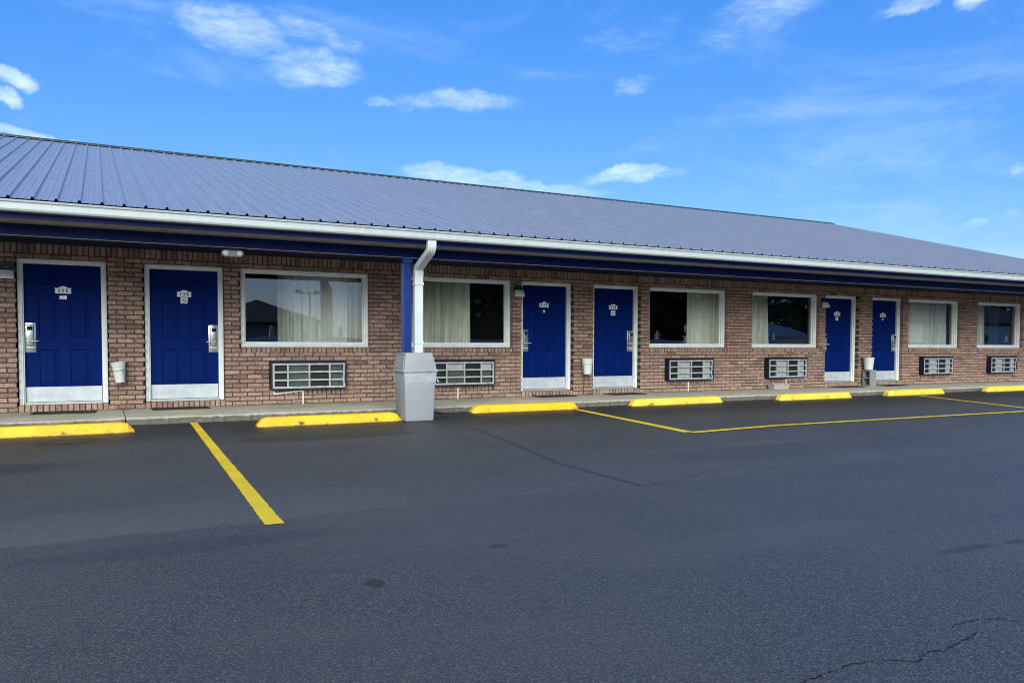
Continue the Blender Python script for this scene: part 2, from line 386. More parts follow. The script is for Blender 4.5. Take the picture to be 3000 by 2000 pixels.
def fin_mat(name, lo, hi, freq=420):
    m, t, b = newmat(name)
    tc = t.n('ShaderNodeTexCoord').outputs['Object']; sx = t.n('ShaderNodeSeparateXYZ'); t.l(tc, sx.inputs[0])
    w = t.math('SINE', t.math('MULTIPLY', sx.outputs[0], freq)); w2 = t.math('ADD', t.math('MULTIPLY', w, .5), .5)
    mp = t.n('ShaderNodeMapping'); mp.inputs['Scale'].default_value = (14, 1, 2); t.l(tc, mp.inputs[0])
    k = t.math('MULTIPLY', w2, t.maprange(t.noise(mp.outputs[0], 1.6, 5, .65), .25, .7, .45, 1.0))
    t.l(t.mix(k, lo, hi), b.inputs['Base Color']); b.inputs['Roughness'].default_value = .5; b.inputs['Metallic'].default_value = .3
    return m
M['fin_dark'] = fin_mat('dark coil fins', (.006,.006,.006), (.04,.038,.036))
M['fin_mid'] = fin_mat('dimly lit coil fins', (.03,.032,.032), (.17,.175,.17))  # weaker light off the angled fins, put into the colour
M['fin_light'] = fin_mat('light-catching bent coil fins', (.30,.31,.31), (.66,.68,.67), 300)  # strong light thrown back by angled fins, put into the colour

# ------------------------------------------------------------------ the setting
g = MB(); g.poly([(-400,-400,0),(400,-400,0),(400,400,0),(-400,400,0)])
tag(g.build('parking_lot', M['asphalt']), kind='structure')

XL, XR = -9.0, 24.05         # ends of the brick front
WF = -.085                   # front plane of the bricks
# pavement with a rough kerb edge, in slabs
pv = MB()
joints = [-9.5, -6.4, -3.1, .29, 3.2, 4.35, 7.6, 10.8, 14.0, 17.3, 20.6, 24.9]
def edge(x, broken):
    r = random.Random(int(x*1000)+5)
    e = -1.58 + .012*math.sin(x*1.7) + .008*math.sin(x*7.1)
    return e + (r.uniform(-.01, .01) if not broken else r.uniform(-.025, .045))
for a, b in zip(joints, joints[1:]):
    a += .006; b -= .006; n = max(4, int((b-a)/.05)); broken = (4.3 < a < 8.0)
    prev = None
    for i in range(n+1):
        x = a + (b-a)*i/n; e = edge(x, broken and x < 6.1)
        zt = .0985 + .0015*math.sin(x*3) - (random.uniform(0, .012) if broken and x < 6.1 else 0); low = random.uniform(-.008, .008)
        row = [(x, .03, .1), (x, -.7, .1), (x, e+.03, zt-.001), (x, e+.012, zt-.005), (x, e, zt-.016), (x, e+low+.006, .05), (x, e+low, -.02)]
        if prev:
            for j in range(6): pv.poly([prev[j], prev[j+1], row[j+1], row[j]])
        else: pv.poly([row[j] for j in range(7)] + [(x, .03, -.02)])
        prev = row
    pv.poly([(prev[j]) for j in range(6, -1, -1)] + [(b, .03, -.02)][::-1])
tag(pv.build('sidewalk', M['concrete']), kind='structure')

def road_ribbon(name, pts, w, z, m, jit=0, step=.06):
    mb = MB(); P = [Vector((p[0], p[1])) for p in pts]; rows = []
    ww = w if isinstance(w, (list, tuple)) else [w]*len(P)
    for i in range(len(P)-1):
        d = P[i+1]-P[i]; L = d.length; d.normalize(); nrm = Vector((-d.y, d.x)); n = max(1, int(L/step))
        for k in range(n + (1 if i == len(P)-2 else 0)):
            t_ = k/n; c = P[i]+(P[i+1]-P[i])*t_; hw = (ww[i]*(1-t_)+ww[i+1]*t_)/2
            a = c + nrm*(hw + random.uniform(-jit, jit)); b = c - nrm*(hw + random.uniform(-jit, jit)); rows.append((a, b))
    for (a, b), (a2, b2) in zip(rows, rows[1:]):
        mb.poly([(a.x,a.y,z),(b.x,b.y,z),(b2.x,b2.y,z),(a2.x,a2.y,z)])
    return tag(mb.build(name, m), kind='structure')
road_ribbon('parking_line', [(1.127,-1.60),(1.02,-5.0),(.921,-8.335)], [.094,.098,.112], .004, M['line'], .004, .03)
road_ribbon('parking_line', [(7.09,-2.05),(6.52,-5.52)], [.12,.15], .004, M['line'], .004, .04)
road_ribbon('parking_line', [(6.50,-5.60),(8.1,-5.44),(9.8,-5.47),(13.7,-5.57),(19,-5.8),(27,-6.1)], [.13,.11,.11,.12,.12,.12], .008, M['line'], .004, .06)
road_ribbon('parking_line', [(15.85,-2.15),(14.4,-5.3)], [.10,.11], .004, M['line'], .003, .05)
M['tar'] = mat('tar seam', (.044,.044,.044), .6, vs=14, bump=.3, bs=60)
M['crackm'] = mat('crack shadowed grit', (.004,.004,.004), .95)
road_ribbon('tar_seam', [(4.29,-3.96),(4.02,-5.6),(3.74,-7.0),(3.72,-8.25)], [.035,.045,.06,.04], .003, M['tar'], .006, .05)
def crack(pts, w):
    P = []
    for (a, b) in zip(pts, pts[1:]):
        n = max(2, int(math.hypot(b[0]-a[0], b[1]-a[1])/.012))
        for k in range(n): P.append((a[0]+(b[0]-a[0])*k/n + random.uniform(-.006,.006), a[1]+(b[1]-a[1])*k/n + random.uniform(-.006,.006)))
    road_ribbon('asphalt_crack', P, [max(.0006, random.gauss(w, w*.55)) for _ in P], .002, M['crackm'], .0008, 1)
crack([(1.93,-11.46),(2.0,-11.395),(2.107,-11.381),(2.192,-11.38),(2.263,-11.366),(2.399,-11.39),(2.502,-11.458),(2.56,-11.43),(2.618,-11.419),(2.676,-11.438),(2.806,-11.412),(2.95,-11.39),(3.02,-11.397)], .006)
crack([(2.921,-11.307),(2.99,-11.294),(3.108,-11.3),(3.191,-11.337),(3.24,-11.395),(3.4,-11.42)], .005)
crack([(3.802,-8.283),(4.245,-8.17),(4.674,-7.95),(5.107,-7.921),(5.244,-8.099),(5.482,-8.051)], .0045)
crack([(5.681,-7.729),(6.041,-7.664),(6.444,-7.605)], .0045)
crack([(-1.3,-3.05),(-1.22,-4.2),(-1.4,-5.2)], .012)
crack([(1.2,-8.21),(2.2,-8.2),(3.0,-8.26)], .003)
# leaf litter and grit scattered on the asphalt
gm = MB(); rg = random.Random(3)
for _ in range(55):
    x = rg.uniform(-2, 14); y = rg.uniform(-11.3, -2); s = rg.uniform(.002, .006)
    a = rg.uniform(0, 6.28); pts = [(x+s*math.cos(a+k*2.1)*rg.uniform(.6,1.3), y+s*math.sin(a+k*2.1)*rg.uniform(.6,1.3), .001) for k in range(3)]
    top = (x, y, .002+s*.5); gm.mesh(pts+[top], [(0,1,3),(1,2,3),(2,0,3)])
M['grit'] = mat('pale grit', (.30,.29,.27), .8)
tag(gm.build('grit', M['grit']), 'pale grit scattered over the dark asphalt', 'grit', kind='stuff')

# ------------------------------------------------------------------ the building
B = empty('motel_building')
tag(B, 'long single-storey brick motel with blue doors and lavender metal roof', 'motel')
CH = .0706; Z0 = .102
def zc(i): return Z0 + CH*i
doorL = [-1.028, .612, 7.088, 8.713, 15.297, 16.963]; DW = 1.131
winL = [2.006, 4.770, 10.10, 12.963, 18.340, 21.220]; WW = 2.106
acL = [2.458, 5.250, 10.520, 13.360, 18.800, 21.680]; AW = 1.185
ops = []   # x0,x1,z0,z1 of holes in the brick
for x in doorL: ops.append((x-.010, x+DW+.010, Z0-.01, zc(31)))
for x in winL: ops.append((x-.010, x+WW+.010, zc(12), zc(31)))
for x in acL: ops.append((x-.030, x+AW+.030, zc(2), zc(10)))
bw = MB()
def bcol():
    r = random.random(); k = random.uniform(.85, 1.14)
    if r < .16: c = (.295,.205,.168)
    elif r < .26: c = (.26,.16,.13)
    elif r < .45: c = (.405,.268,.218)
    else: c = (.365,.238,.192)
    return tuple(v*k for v in c)
def brick(x0, x1, z0, z1, y0=WF, y1=.02):
    j = lambda a: random.uniform(-a, a)
    c = bcol(); y = y0 + j(.004); ch = .005
    o = [(x0+j(.002), z0+j(.0018)), (x1+j(.002), z0+j(.0018)), (x1+j(.002), z1+j(.0018)), (x0+j(.002), z1+j(.0018))]
    i = [(o[0][0]+ch, o[0][1]+ch), (o[1][0]-ch, o[1][1]+ch), (o[2][0]-ch, o[2][1]-ch), (o[3][0]+ch, o[3][1]-ch)]
    v = [(p[0], y+j(.0015), p[1]) for p in i] + [(p[0], y+.005, p[1]) for p in o] + [(p[0], y1, p[1]) for p in o]
    bw.mesh(v, [(0,1,2,3),(4,5,1,0),(5,6,2,1),(6,7,3,2),(7,4,0,3),(8,9,5,4),(9,10,6,5),(10,11,7,6),(11,8,4,7)], 0, c)
def runs(z0, z1, a=XL, b=XR):
    cuts = sorted((o[0], o[1]) for o in ops if o[2] < z1-.005 and o[3] > z0+.005)
    x = a; out = []
    for c0, c1 in cuts:
        if c0 > x: out.append((x, c0))
        x = max(x, c1)
    if x < b: out.append((x, b))
    return out
BL = .232; J = .014
for i in range(32):
    z0, z1 = zc(i)+J/2, zc(i+1)-J/2
    off = (i % 2)*BL/2 + random.uniform(-.004, .004)
    for a, b in runs(z0, z1):
        k = math.floor((a-off)/BL)
        while True:
            s0 = off + k*BL + J/2; s1 = s0 + BL - J; k += 1
            if s0 > b: break
            s0 = max(s0, a); s1 = min(s1, b)
            if s1 - s0 > .028: brick(s0, s1, z0, z1)
def soldiers(a, b, z0, z1, n, y0=WF, y1=.02):
    w = (b-a)/n
    for k in range(n): brick(a+k*w+J/2, a+(k+1)*w-J/2, z0, z1, y0 + random.uniform(-.002, .002), y1)
soldiers(XL, XR, zc(32)+.006, 2.58, int((XR-XL)/.0745))
for x in winL: soldiers(x-.004, x+WW+.004, .947, 1.024, 28, WF-.012)
for x in doorL: soldiers(x-.006, x+DW+.006, .103, .194, 15, WF-.006)
for x in acL: soldiers(x-.03, x+AW+.03, zc(2)+.004, zc(3)+.028, 16)
# mortar backing, recessed
def mortar(x0, x1, z0, z1): bw.box(x0, x1, WF+.014, .035, z0, z1, 1)
ins = [(o[0]-.012, o[1]+.012, o[2], o[3]) for o in ops]
xs = sorted({XL+.02, XR-.02} | {v for o in ins for v in o[:2]})
for a, b in zip(xs, xs[1:]):
    mid = (a+b)/2; zz = sorted((o[2], o[3]) for o in ins if o[0] < mid < o[1]); z = .06
    for c0, c1 in zz:
        if c0 > z: mortar(a, b, z, c0)
        z = max(z, c1)
    mortar(a, b, z, 2.6)
for x in winL: bw.box(x-.02, x+WW+.02, WF-.002, .03, zc(12)-.004, 1.012, 1)
for x in doorL: bw.box(x-.02, x+DW+.02, WF+.008, .03, .05, .186, 1)
for x in acL: bw.box(x-.04, x+AW+.04, WF+.014, .03, zc(2)-.004, zc(3)+.03, 1)
# end walls and back wall, plain
bw.box(XR-.12, XR-.02, .04, 18.0, .05, 2.6, 0, (.27,.155,.12)); bw.box(XL+.02, XL+.12, .04, 18.0, .05, 2.6, 0, (.27,.155,.12)); bw.box(XL+.02, XR-.02, 18.0, 18.1, .05, 2.6, 0, (.27,.155,.12))
# chalk scratch on one brick
brk = bw.build('brick_wall', [M['brick'], M['mortar']], B, colattr='Col')
gr = MB(); yy = WF-.0075; cx, cz, u = -1.185, 1.797, .040
def arcp(cx, cz, rx, rz, a0, a1, n=12): return [(cx+rx*math.cos(R(a0+(a1-a0)*k/n)), cz+rz*math.sin(R(a0+(a1-a0)*k/n))) for k in range(n+1)]
gr.ribbon(arcp(cx+.018, cz, .017, .016, 60, 330) + [(cx+.034, cz-.001), (cx+.022, cz-.001)], .0045, yy, WF)
gr.ribbon([(cx+.062, cz-.016), (cx+.046, cz+.004), (cx+.048, cz+.014), (cx+.056, cz+.014), (cx+.062, cz+.006), (cx+.068, cz+.014), (cx+.076, cz+.014), (cx+.078, cz+.004)], .0045, yy, WF)
gr.ribbon([(cx+.078, cz+.004), (cx+.062, cz-.016)], .0045, yy-.0004, WF)
gr.ribbon([(cx+.092, cz+.016), (cx+.092, cz-.016)], .0045, yy, WF)
gr.ribbon([(cx+.090, cz+.0165)] + arcp(cx+.098, cz, .018, .0165, 90, -90) + [(cx+.090, cz-.0165)], .0045, yy-.0004, WF)
M['chalk'] = mat('chalk scratch', (.46,.40,.37), .9, var=.2, vs=60)
o = gr.build('chalk_scratch', M['chalk'], brk); o['label'] = 'pale scratched letters G heart D on one brick'

# --- roof: ribbed sheets, slope .2817
YE, ZE, SL, YR = -2.93, 2.68, .2817, 7.65
ZR = ZE + SL*(YR-YE); RX0, RX1 = -14.0, 24.5
rf = MB(); rib = .2286; x0r = -.18 - rib*61
prof = [(.003,0),(.011,.027),(.033,.027),(.041,0),(.094,0),(.099,.0045),(.106,.0045),(.111,0),(.157,0),(.162,.0045),(.169,.0045),(.174,0)]
pts = []
k = 0
while True:
    bx = x0r + k*rib; k += 1
    if bx > RX1: break
    for dx, dz in prof: pts.append((bx+dx-.022, dz))
pts = [p for p in pts if RX0 <= p[0] <= RX1]
nrow = [0, 1]
for side in (0, 1):
    base = len(rf.v); va = []
    for (x, dz) in pts:
        if side == 0: va += [(x, YE, ZE+dz), (x, YR, ZR+dz)]
        else: va += [(x, YR, ZR+dz), (x, 2*YR-YE, ZE+dz)]
    rf.mesh(va, [(2*i, 2*i+2, 2*i+3, 2*i+1) for i in range(len(pts)-1)])
# dark edge of the sheets under the ribs and an under-deck
rf.mesh([(RX0,YE+.02,ZE-.012),(RX1,YE+.02,ZE-.012),(RX1,YR,ZR-.016),(RX0,YR,ZR-.016),(RX0,2*YR-YE-.02,ZE-.012),(RX1,2*YR-YE-.02,ZE-.012)], [(0,1,2,3),(3,2,5,4)], 1)
rf.poly([(RX1,YE+.02,ZE-.012),(RX1,YE+.02,ZE-.16),(RX1,YR,ZR-.16),(RX1,YR,ZR-.016)], 2)
rf.poly([(RX1-.3,-.1,2.58),(RX1-.3,2*YR+.1,2.58),(RX1-.3,YR,ZR-.05)], 2)
rf.poly([(RX0+.3,-.1,2.58),(RX0+.3,2*YR+.1,2.58),(RX0+.3,YR,ZR-.05)], 2)
# screws
for q in range(11):
    yq = YE + .35 + q*.98; zq = ZE + SL*(yq-YE)
    for kk in range(int((RX1-RX0)/rib)-1):
        xq = x0r + kk*rib + .056
        if xq > 14 or xq < -4: continue
        s = .0085; jx = random.uniform(-.008, .008)
        rf.mesh([(xq+jx-s,yq-s,zq+.0005-s*SL),(xq+jx+s,yq-s,zq+.0005-s*SL),(xq+jx+s,yq+s,zq+.0005+s*SL),(xq+jx-s,yq+s,zq+.0005+s*SL),(xq+jx,yq,zq+.009)], [(0,1,4),(1,2,4),(2,3,4),(3,0,4)], 1)
roof = rf.build('roof', [M['roof'], M['screw'], M['white_trim']], B)
rc = MB(); w = .17
rc.prism([(YR-w, ZR-SL*w+.022), (YR-w, ZR-SL*w+.045), (YR, ZR+.052), (YR+w, ZR-SL*w+.045), (YR+w, ZR-SL*w+.022), (YR, ZR+.028)][::-1], RX0, RX1)
rc.build('ridge_cap', M['ridge'], roof)

# --- eaves
gt = MB()   # K-style gutter
gp = [(-2.835,2.655),(-2.835,2.535),(-2.905,2.535),(-2.955,2.540),(-2.966,2.560),(-2.966,2.566),(-2.950,2.574),(-2.949,2.632),(-2.966,2.640),(-2.970,2.652),(-2.966,2.660),(-2.952,2.661),(-2.948,2.652),(-2.942,2.640),(-2.935,2.585),(-2.90,2.55),(-2.85,2.55),(-2.845,2.655)]
gt.prism(gp[::-1], RX0, RX1)
gutter = gt.build('gutter', M['gutter'], B)
fa = MB(); fa.prism([(-2.83,2.478),(-2.80,2.478),(-2.80,2.66),(-2.83,2.66)], RX0, RX1)
for xx in (.62, 5.35, 9.4, 13.8): fa.box(xx, xx+1.4, -2.834, -2.828, 2.486, 2.56)
fa.build('fascia', M['blue_trim'], B)
so = MB(); so.box(RX0, RX1, -2.80, -2.30, 2.480, 2.495)
so.box(RX0, RX1, -2.80, -2.765, 2.472, 2.4795); so.build('soffit', M['soffit'], B)
BY = -2.34
be = MB(); be.box(RX0, RX1, BY, BY+.16, 2.345, 2.476); be.box(RX0, RX1, BY-.004, BY+.006, 2.339, 2.3445, 1)
beam = be.build('beam', [M['blue_trim'], M['soffit']], B)
ce = MB(); ce.box(RX0, RX1, BY+.162, WF+.05, 2.500, 2.515)
for k in range(28):
    yy = BY+.2+k*.075
    ce.box(RX0, RX1, yy, yy+.012, 2.496, 2.4995)
ce.build('porch_ceiling', M['navy'], B)
# fluted post
def fluted_post(x0, x1, y0, y1):
    po = MB(); pr = []
    def side(ax, ay, bx, by, nx, ny):
        n = 8
        for i in range(n):
            t0, t1, t2, t3 = [(i+q)/n for q in (.08, .42, .58, .92)]
            for tt, dd in ((t0, 0), (t1, 0), (t2, .007), (t3, .007)):
                pr.append((ax+(bx-ax)*tt - nx*dd, ay+(by-ay)*tt - ny*dd))
    side(x0,y0,x1,y0,0,-1); side(x1,y0,x1,y1,1,0); side(x1,y1,x0,y1,0,1); side(x0,y1,x0,y0,-1,0)
    n = len(pr); po.mesh([(x,y,0) for x,y in pr]+[(x,y,2.34) for x,y in pr], [(i,(i+1)%n,n+(i+1)%n,n+i) for i in range(n)])
    po.box(x0-.012, x1+.012, y0-.012, y1+.012, 2.27, 2.334)
    return po
fluted_post(3.914, 4.032, BY+.005, BY+.125).build('post', M['blue_post'], B)
for xx in (-6.0, 14.9+10.2): pass
# downspout (sub-part of the gutter)
ds = MB(); xc = 4.107; hw, hd = .064, .043
path = [(-2.895,2.536),(-2.895,2.47),(-2.893,2.445),(-2.882,2.42),(-2.86,2.395),(-2.825,2.37),(-2.50,2.215),(-2.465,2.195),(-2.442,2.17),(-2.432,2.14),(-2.43,2.10),(-2.43,.03)]
rows = []
for i, (y, z) in enumerate(path):
    a = path[max(i-1,0)]; b = path[min(i+1,len(path)-1)]; ty, tz = b[0]-a[0], b[1]-a[1]; q = math.hypot(ty,tz); ny, nz = tz/q, -ty/q   # ny<0: front
    xo = .012 + (xc-4.107) - (.014 if y > -2.6 else 0)*1.0 if True else 0
    cxx = xc + (.012 if y < -2.7 else -.006); c = .010
    ring = []
    for (du, dv) in ((-hw+c,-hd),(-.03,-hd),(-.026,-hd+.004),(-.012,-hd+.004),(-.008,-hd),(.008,-hd),(.012,-hd+.004),(.026,-hd+.004),(.03,-hd),(hw-c,-hd),(hw,-hd+c),(hw,hd-c),(hw-c,hd),(-hw+c,hd),(-hw,hd-c),(-hw,-hd+c)):
        ring.append((cxx+du, y - ny*dv, z - nz*dv))
    rows.append(ring)
n = len(rows[0]); ds.mesh([p for r in rows for p in r], [(i*n+k, i*n+(k+1)%n, (i+1)*n+(k+1)%n, (i+1)*n+k) for i in range(len(rows)-1) for k in range(n)])
# crimps at the elbows, sleeve at the joint
for k in range(6):
    z = 2.135 - k*.013; ds.box(xc-.006-hw-.003, xc-.006+hw+.003, -2.43-hd-.003, -2.43+hd+.003, z, z+.006)
for k in range(7):
    t_ = k/6; y = -2.893 + .06*t_*t_; z = 2.462 - .085*t_
    ds.mesh([(xc+.012+sx*(hw+.002), y+a, z+b_) for sx in (-1,1) for a,b_ in ((-.03,.012),(-.026,.016),(.04,-.012),(.036,-.016))], [(0,1,2,3),(7,6,5,4),(0,4,5,1),(2,6,7,3)])
ds.box(xc-.006-hw-.006, xc-.006+hw+.006, -2.43-hd-.006, -2.43+hd+.006, 1.945, 1.985)
ds.box(xc-.006-hw-.005, xc-.006+hw+.005, -2.43-hd-.005, -2.43+hd+.005, 1.10, 1.13)
o = ds.build('downspout', M['downspout'], gutter); o['label'] = 'white downspout bending back beside the blue post'
# dim rooms behind the glass
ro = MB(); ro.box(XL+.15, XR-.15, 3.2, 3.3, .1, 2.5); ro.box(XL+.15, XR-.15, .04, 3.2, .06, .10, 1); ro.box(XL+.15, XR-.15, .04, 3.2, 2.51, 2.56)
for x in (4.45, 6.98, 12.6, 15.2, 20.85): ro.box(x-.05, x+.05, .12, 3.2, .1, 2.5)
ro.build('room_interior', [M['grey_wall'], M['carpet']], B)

# --- doors (one master, five copies)
SY = .078      # slab front plane
def panel_door():
    d = MB(); W, Z1, Z2 = .985, .232, 2.222   # slab from x=0
    px = [(.178,.415),(.572,.818)]; pz = [(.472,.993),(1.175,1.786),(1.932,2.088)]
    xs = [0, px[0][0], px[0][1], px[1][0], px[1][1], W]; zs = [Z1, pz[0][0], pz[0][1], pz[1][0], pz[1][1], pz[2][0], pz[2][1], Z2]
    for i in range(5):
        for j in range(7):
            a, b, c, e = xs[i], xs[i+1], zs[j], zs[j+1]
            if i in (1, 3) and j in (1, 3, 5):
                rings = [(0,0),(.012,.011),(.030,.011),(.052,.003)]
                for (o0, d0), (o1, d1) in zip(rings, rings[1:]):
                    q = lambda o, dd: [(a+o, dd, c+o), (b-o, dd, c+o), (b-o, dd, e-o), (a+o, dd, e-o)]
                    A, Bq = q(o0, d0), q(o1, d1)
                    for k in range(4): d.poly([A[k], A[(k+1)%4], Bq[(k+1)%4], Bq[k]])
                o = rings[-1][0]; d.poly([(a+o, .003, c+o), (b-o, .003, c+o), (b-o, .003, e-o), (a+o, .003, e-o)])
            else: d.poly([(a,0,c),(b,0,c),(b,0,e),(a,0,e)])
    d.poly([(0,.04,Z2),(W,.04,Z2),(W,.04,Z1),(0,.04,Z1)]); d.poly([(0,0,Z2),(W,0,Z2),(W,.04,Z2),(0,.04,Z2)]); d.poly([(0,0,Z1),(0,.04,Z1),(W,.04,Z1),(W,0,Z1)])
    return d
def casing(w, z0, z1, depth, bottom, t=.055):
    """stepped moulding swept round an opening: outer edge 0..w, faces -y"""
    c = MB()
    st = [(0,.03),(0,.004),(.004,0),(t*.55,-.004),(t*.7,.004),(t,.004),(t,.030),(t+.018,.030),(t+.018,depth)]   # (inset, y)
    for (i0, y0), (i1, y1) in zip(st, st[1:]):
        def rect(i): return [(i, z0+(i if bottom else 0)), (w-i, z0+(i if bottom else 0)), (w-i, z1-i), (i, z1-i)]
        A, Bq = rect(i0), rect(i1)
        sides = (0,1,2,3) if bottom else (1,2,3)
        for k in sides:
            a, b, c2, e = A[k], A[(k+1)%4], Bq[(k+1)%4], Bq[k]
            c.poly([(a[0],y0,a[1]),(b[0],y0,b[1]),(c2[0],y1,c2[1]),(e[0],y1,e[1])])
    return c
def digit(mb, ch, x, z, w, h, t, y0, y1, m, ink=1):
    e = .0003; k = t
    A = lambda cx, cz, rx, rz, a0, a1, n=16: arcp(x+cx*w, z+cz*h, rx*w-k/2, rz*h-k/2, a0, a1, n)
    P = lambda *q: [(x+a*w, z+b*h) for a, b in q]
    if ch == '1':
        mb.plate([(x+.5*w-k*.6, z+.10*h), (x+.5*w+k*.6, z+.10*h), (x+.5*w+k*.6, z+h), (x+.5*w-k*.2, z+h), (x+.12*w, z+.82*h), (x+.12*w, z+.75*h), (x+.5*w-k*.6, z+.84*h)], y0, y1, m)
        mb.plate(P((.1,0),(.9,0),(.9,.09),(.1,.09)), y0, y1, m)
    elif ch == '2':
        mb.ribbon(A(.5,.71,.44,.29,165,-20) + P((.3,.28),(.1,.06)), k, y0, y1, m); mb.ribbon(P((.06,.06),(.95,.06)), k*1.1, y0-e, y1, m)
    elif ch == '5':
        mb.ribbon(P((.86,.93),(.22,.93)), k*1.1, y0, y1, m); mb.ribbon(P((.2,.98),(.16,.54)), k*.9, y0-e, y1, m)
        mb.ribbon(P((.16,.56),) + A(.47,.33,.46,.33,110,-150), k, y0-2*e, y1, m)
    elif ch == '6':
        mb.ribbon(A(.5,.32,.46,.32,0,345,20), k, y0, y1, m, True); mb.ribbon(P((.10,.36),(.2,.66),(.45,.9),(.8,.97)), k, y0-e, y1, m)
    elif ch == '9':
        mb.ribbon(A(.5,.68,.46,.32,0,345,20), k, y0, y1, m, True); mb.ribbon(P((.90,.64),(.8,.34),(.55,.1),(.2,.03)), k, y0-e, y1, m)
    elif ch == '7':
        mb.ribbon(P((.06,.93),(.94,.93)), k*1.1, y0, y1, m); mb.ribbon(P((.88,.93),(.5,.45),(.42,0)), k, y0-e, y1, m); mb.ribbon(P((.08,.98),(.08,.76)), k*.6, y0-2*e, y1, m)
    elif ch == '8':
        mb.ribbon(A(.5,.74,.40,.26,0,345,18), k, y0, y1, m, True); mb.ribbon(A(.5,.27,.46,.29,0,345,18), k, y0-e, y1, m, True)
    elif ch == '0':
        mb.ribbon(A(.5,.5,.46,.5,0,345,22), k, y0, y1, m, True)
def number_plate(num, bold):
    p = MB(); w, h = .205, .084
    top = [(w*.5 + w*.5*q, h + .024*(.5+.5*math.cos(math.pi*min(1, abs(q)/.72))) - (.006 if abs(q) > .6 else 0)*1 + (.008 if abs(q) > .94 else 0)) for q in [1-.1*k for k in range(21)]]
    p.plate([(0,0),(w,0)] + top, -.006, 0, 0)
    dw, dh = (.042,.056) if bold else (.038,.048)
    gap = (w-3*dw-2*.012)/2 + 0
    for k, ch in enumerate(num): digit(p, ch, gap + k*(dw+.012), .018, dw, dh, 0.0135 if bold else .0115, -.0072, -.0062, 1)
    for xx in (.008, w-.008): p.plate([(xx-.003,.045),(xx+.003,.045),(xx+.003,.052),(xx-.003,.052)], -.0066, -.0062, 1)
    return p
def lock_parts(right, parent):
    """keycard lock plate with reader slot and lever; x from the lock edge towards the door middle"""
    s = -1 if right else 1; xb = .985 if right else 0
    X = lambda a, b: tuple(sorted((xb + s*a, xb + s*b)))
    def ft(loc):
        return loc
    l = MB()
    a, b = X(.004,.142); l.box(a, b, -.006, 0, .952, 1.380)
    a, b = X(.018,.118)
    l.mesh([(a,-.006,1.04),(b,-.006,1.04),(b,-.006,1.352),(a,-.006,1.352),(a+.006,-.036,1.055),(b-.006,-.036,1.055),(b-.006,-.050,1.342),(a+.006,-.050,1.342)],
           [(0,1,5,4),(1,2,6,5),(2,3,7,6),(3,0,4,7),(4,5,6,7)], 0)
    lk = l.build('door_lock', M['chrome'], parent, bevel=.006, segs=2, smooth=True)
    s2 = MB(); a2, b2 = a+.014, b-.014
    s2.mesh([(a2,-.0515,1.272),(b2,-.0515,1.272),(b2,-.0530,1.332),(a2,-.0530,1.332),(a2,-.046,1.272),(b2,-.046,1.272),(b2,-.046,1.332),(a2,-.046,1.332)], [(0,1,2,3),(1,5,6,2),(4,0,3,7),(3,2,6,7),(0,4,5,1)], 0)
    m2 = s2.build('card_slot', M['dark'], parent)
    c = MB(); a3, b3 = X(.012,.138); c.mesh([(a3,-.007,1.038),(b3,-.007,1.038),(b3,-.007,1.0),(a3+.02,-.007,1.0),(a3+.004,-.03,1.03),(b3-.004,-.03,1.03),(b3-.006,-.022,1.006),(a3+.024,-.022,1.006)], [(0,1,5,4),(4,5,6,7),(1,2,6,5),(3,0,4,7),(2,3,7,6)])
    c.build('lock_cover', M['lever'], parent, bevel=.004, smooth=True)
    h = MB(); p0 = xb + s*.052; p1 = xb + s*.178
    h.tube([(p0,-.03,1.118),(p0,-.062,1.118)], .013, 12); h.tube([(p0-s*.006,-.066,1.118),(p0+s*.05,-.068,1.118),(p1-s*.01,-.066,1.116),(p1,-.064,1.116)], [.0115,.0105,.009,.007], 12)
    h.build('lever_handle', M['lever'], parent, smooth=True)
notices = {}
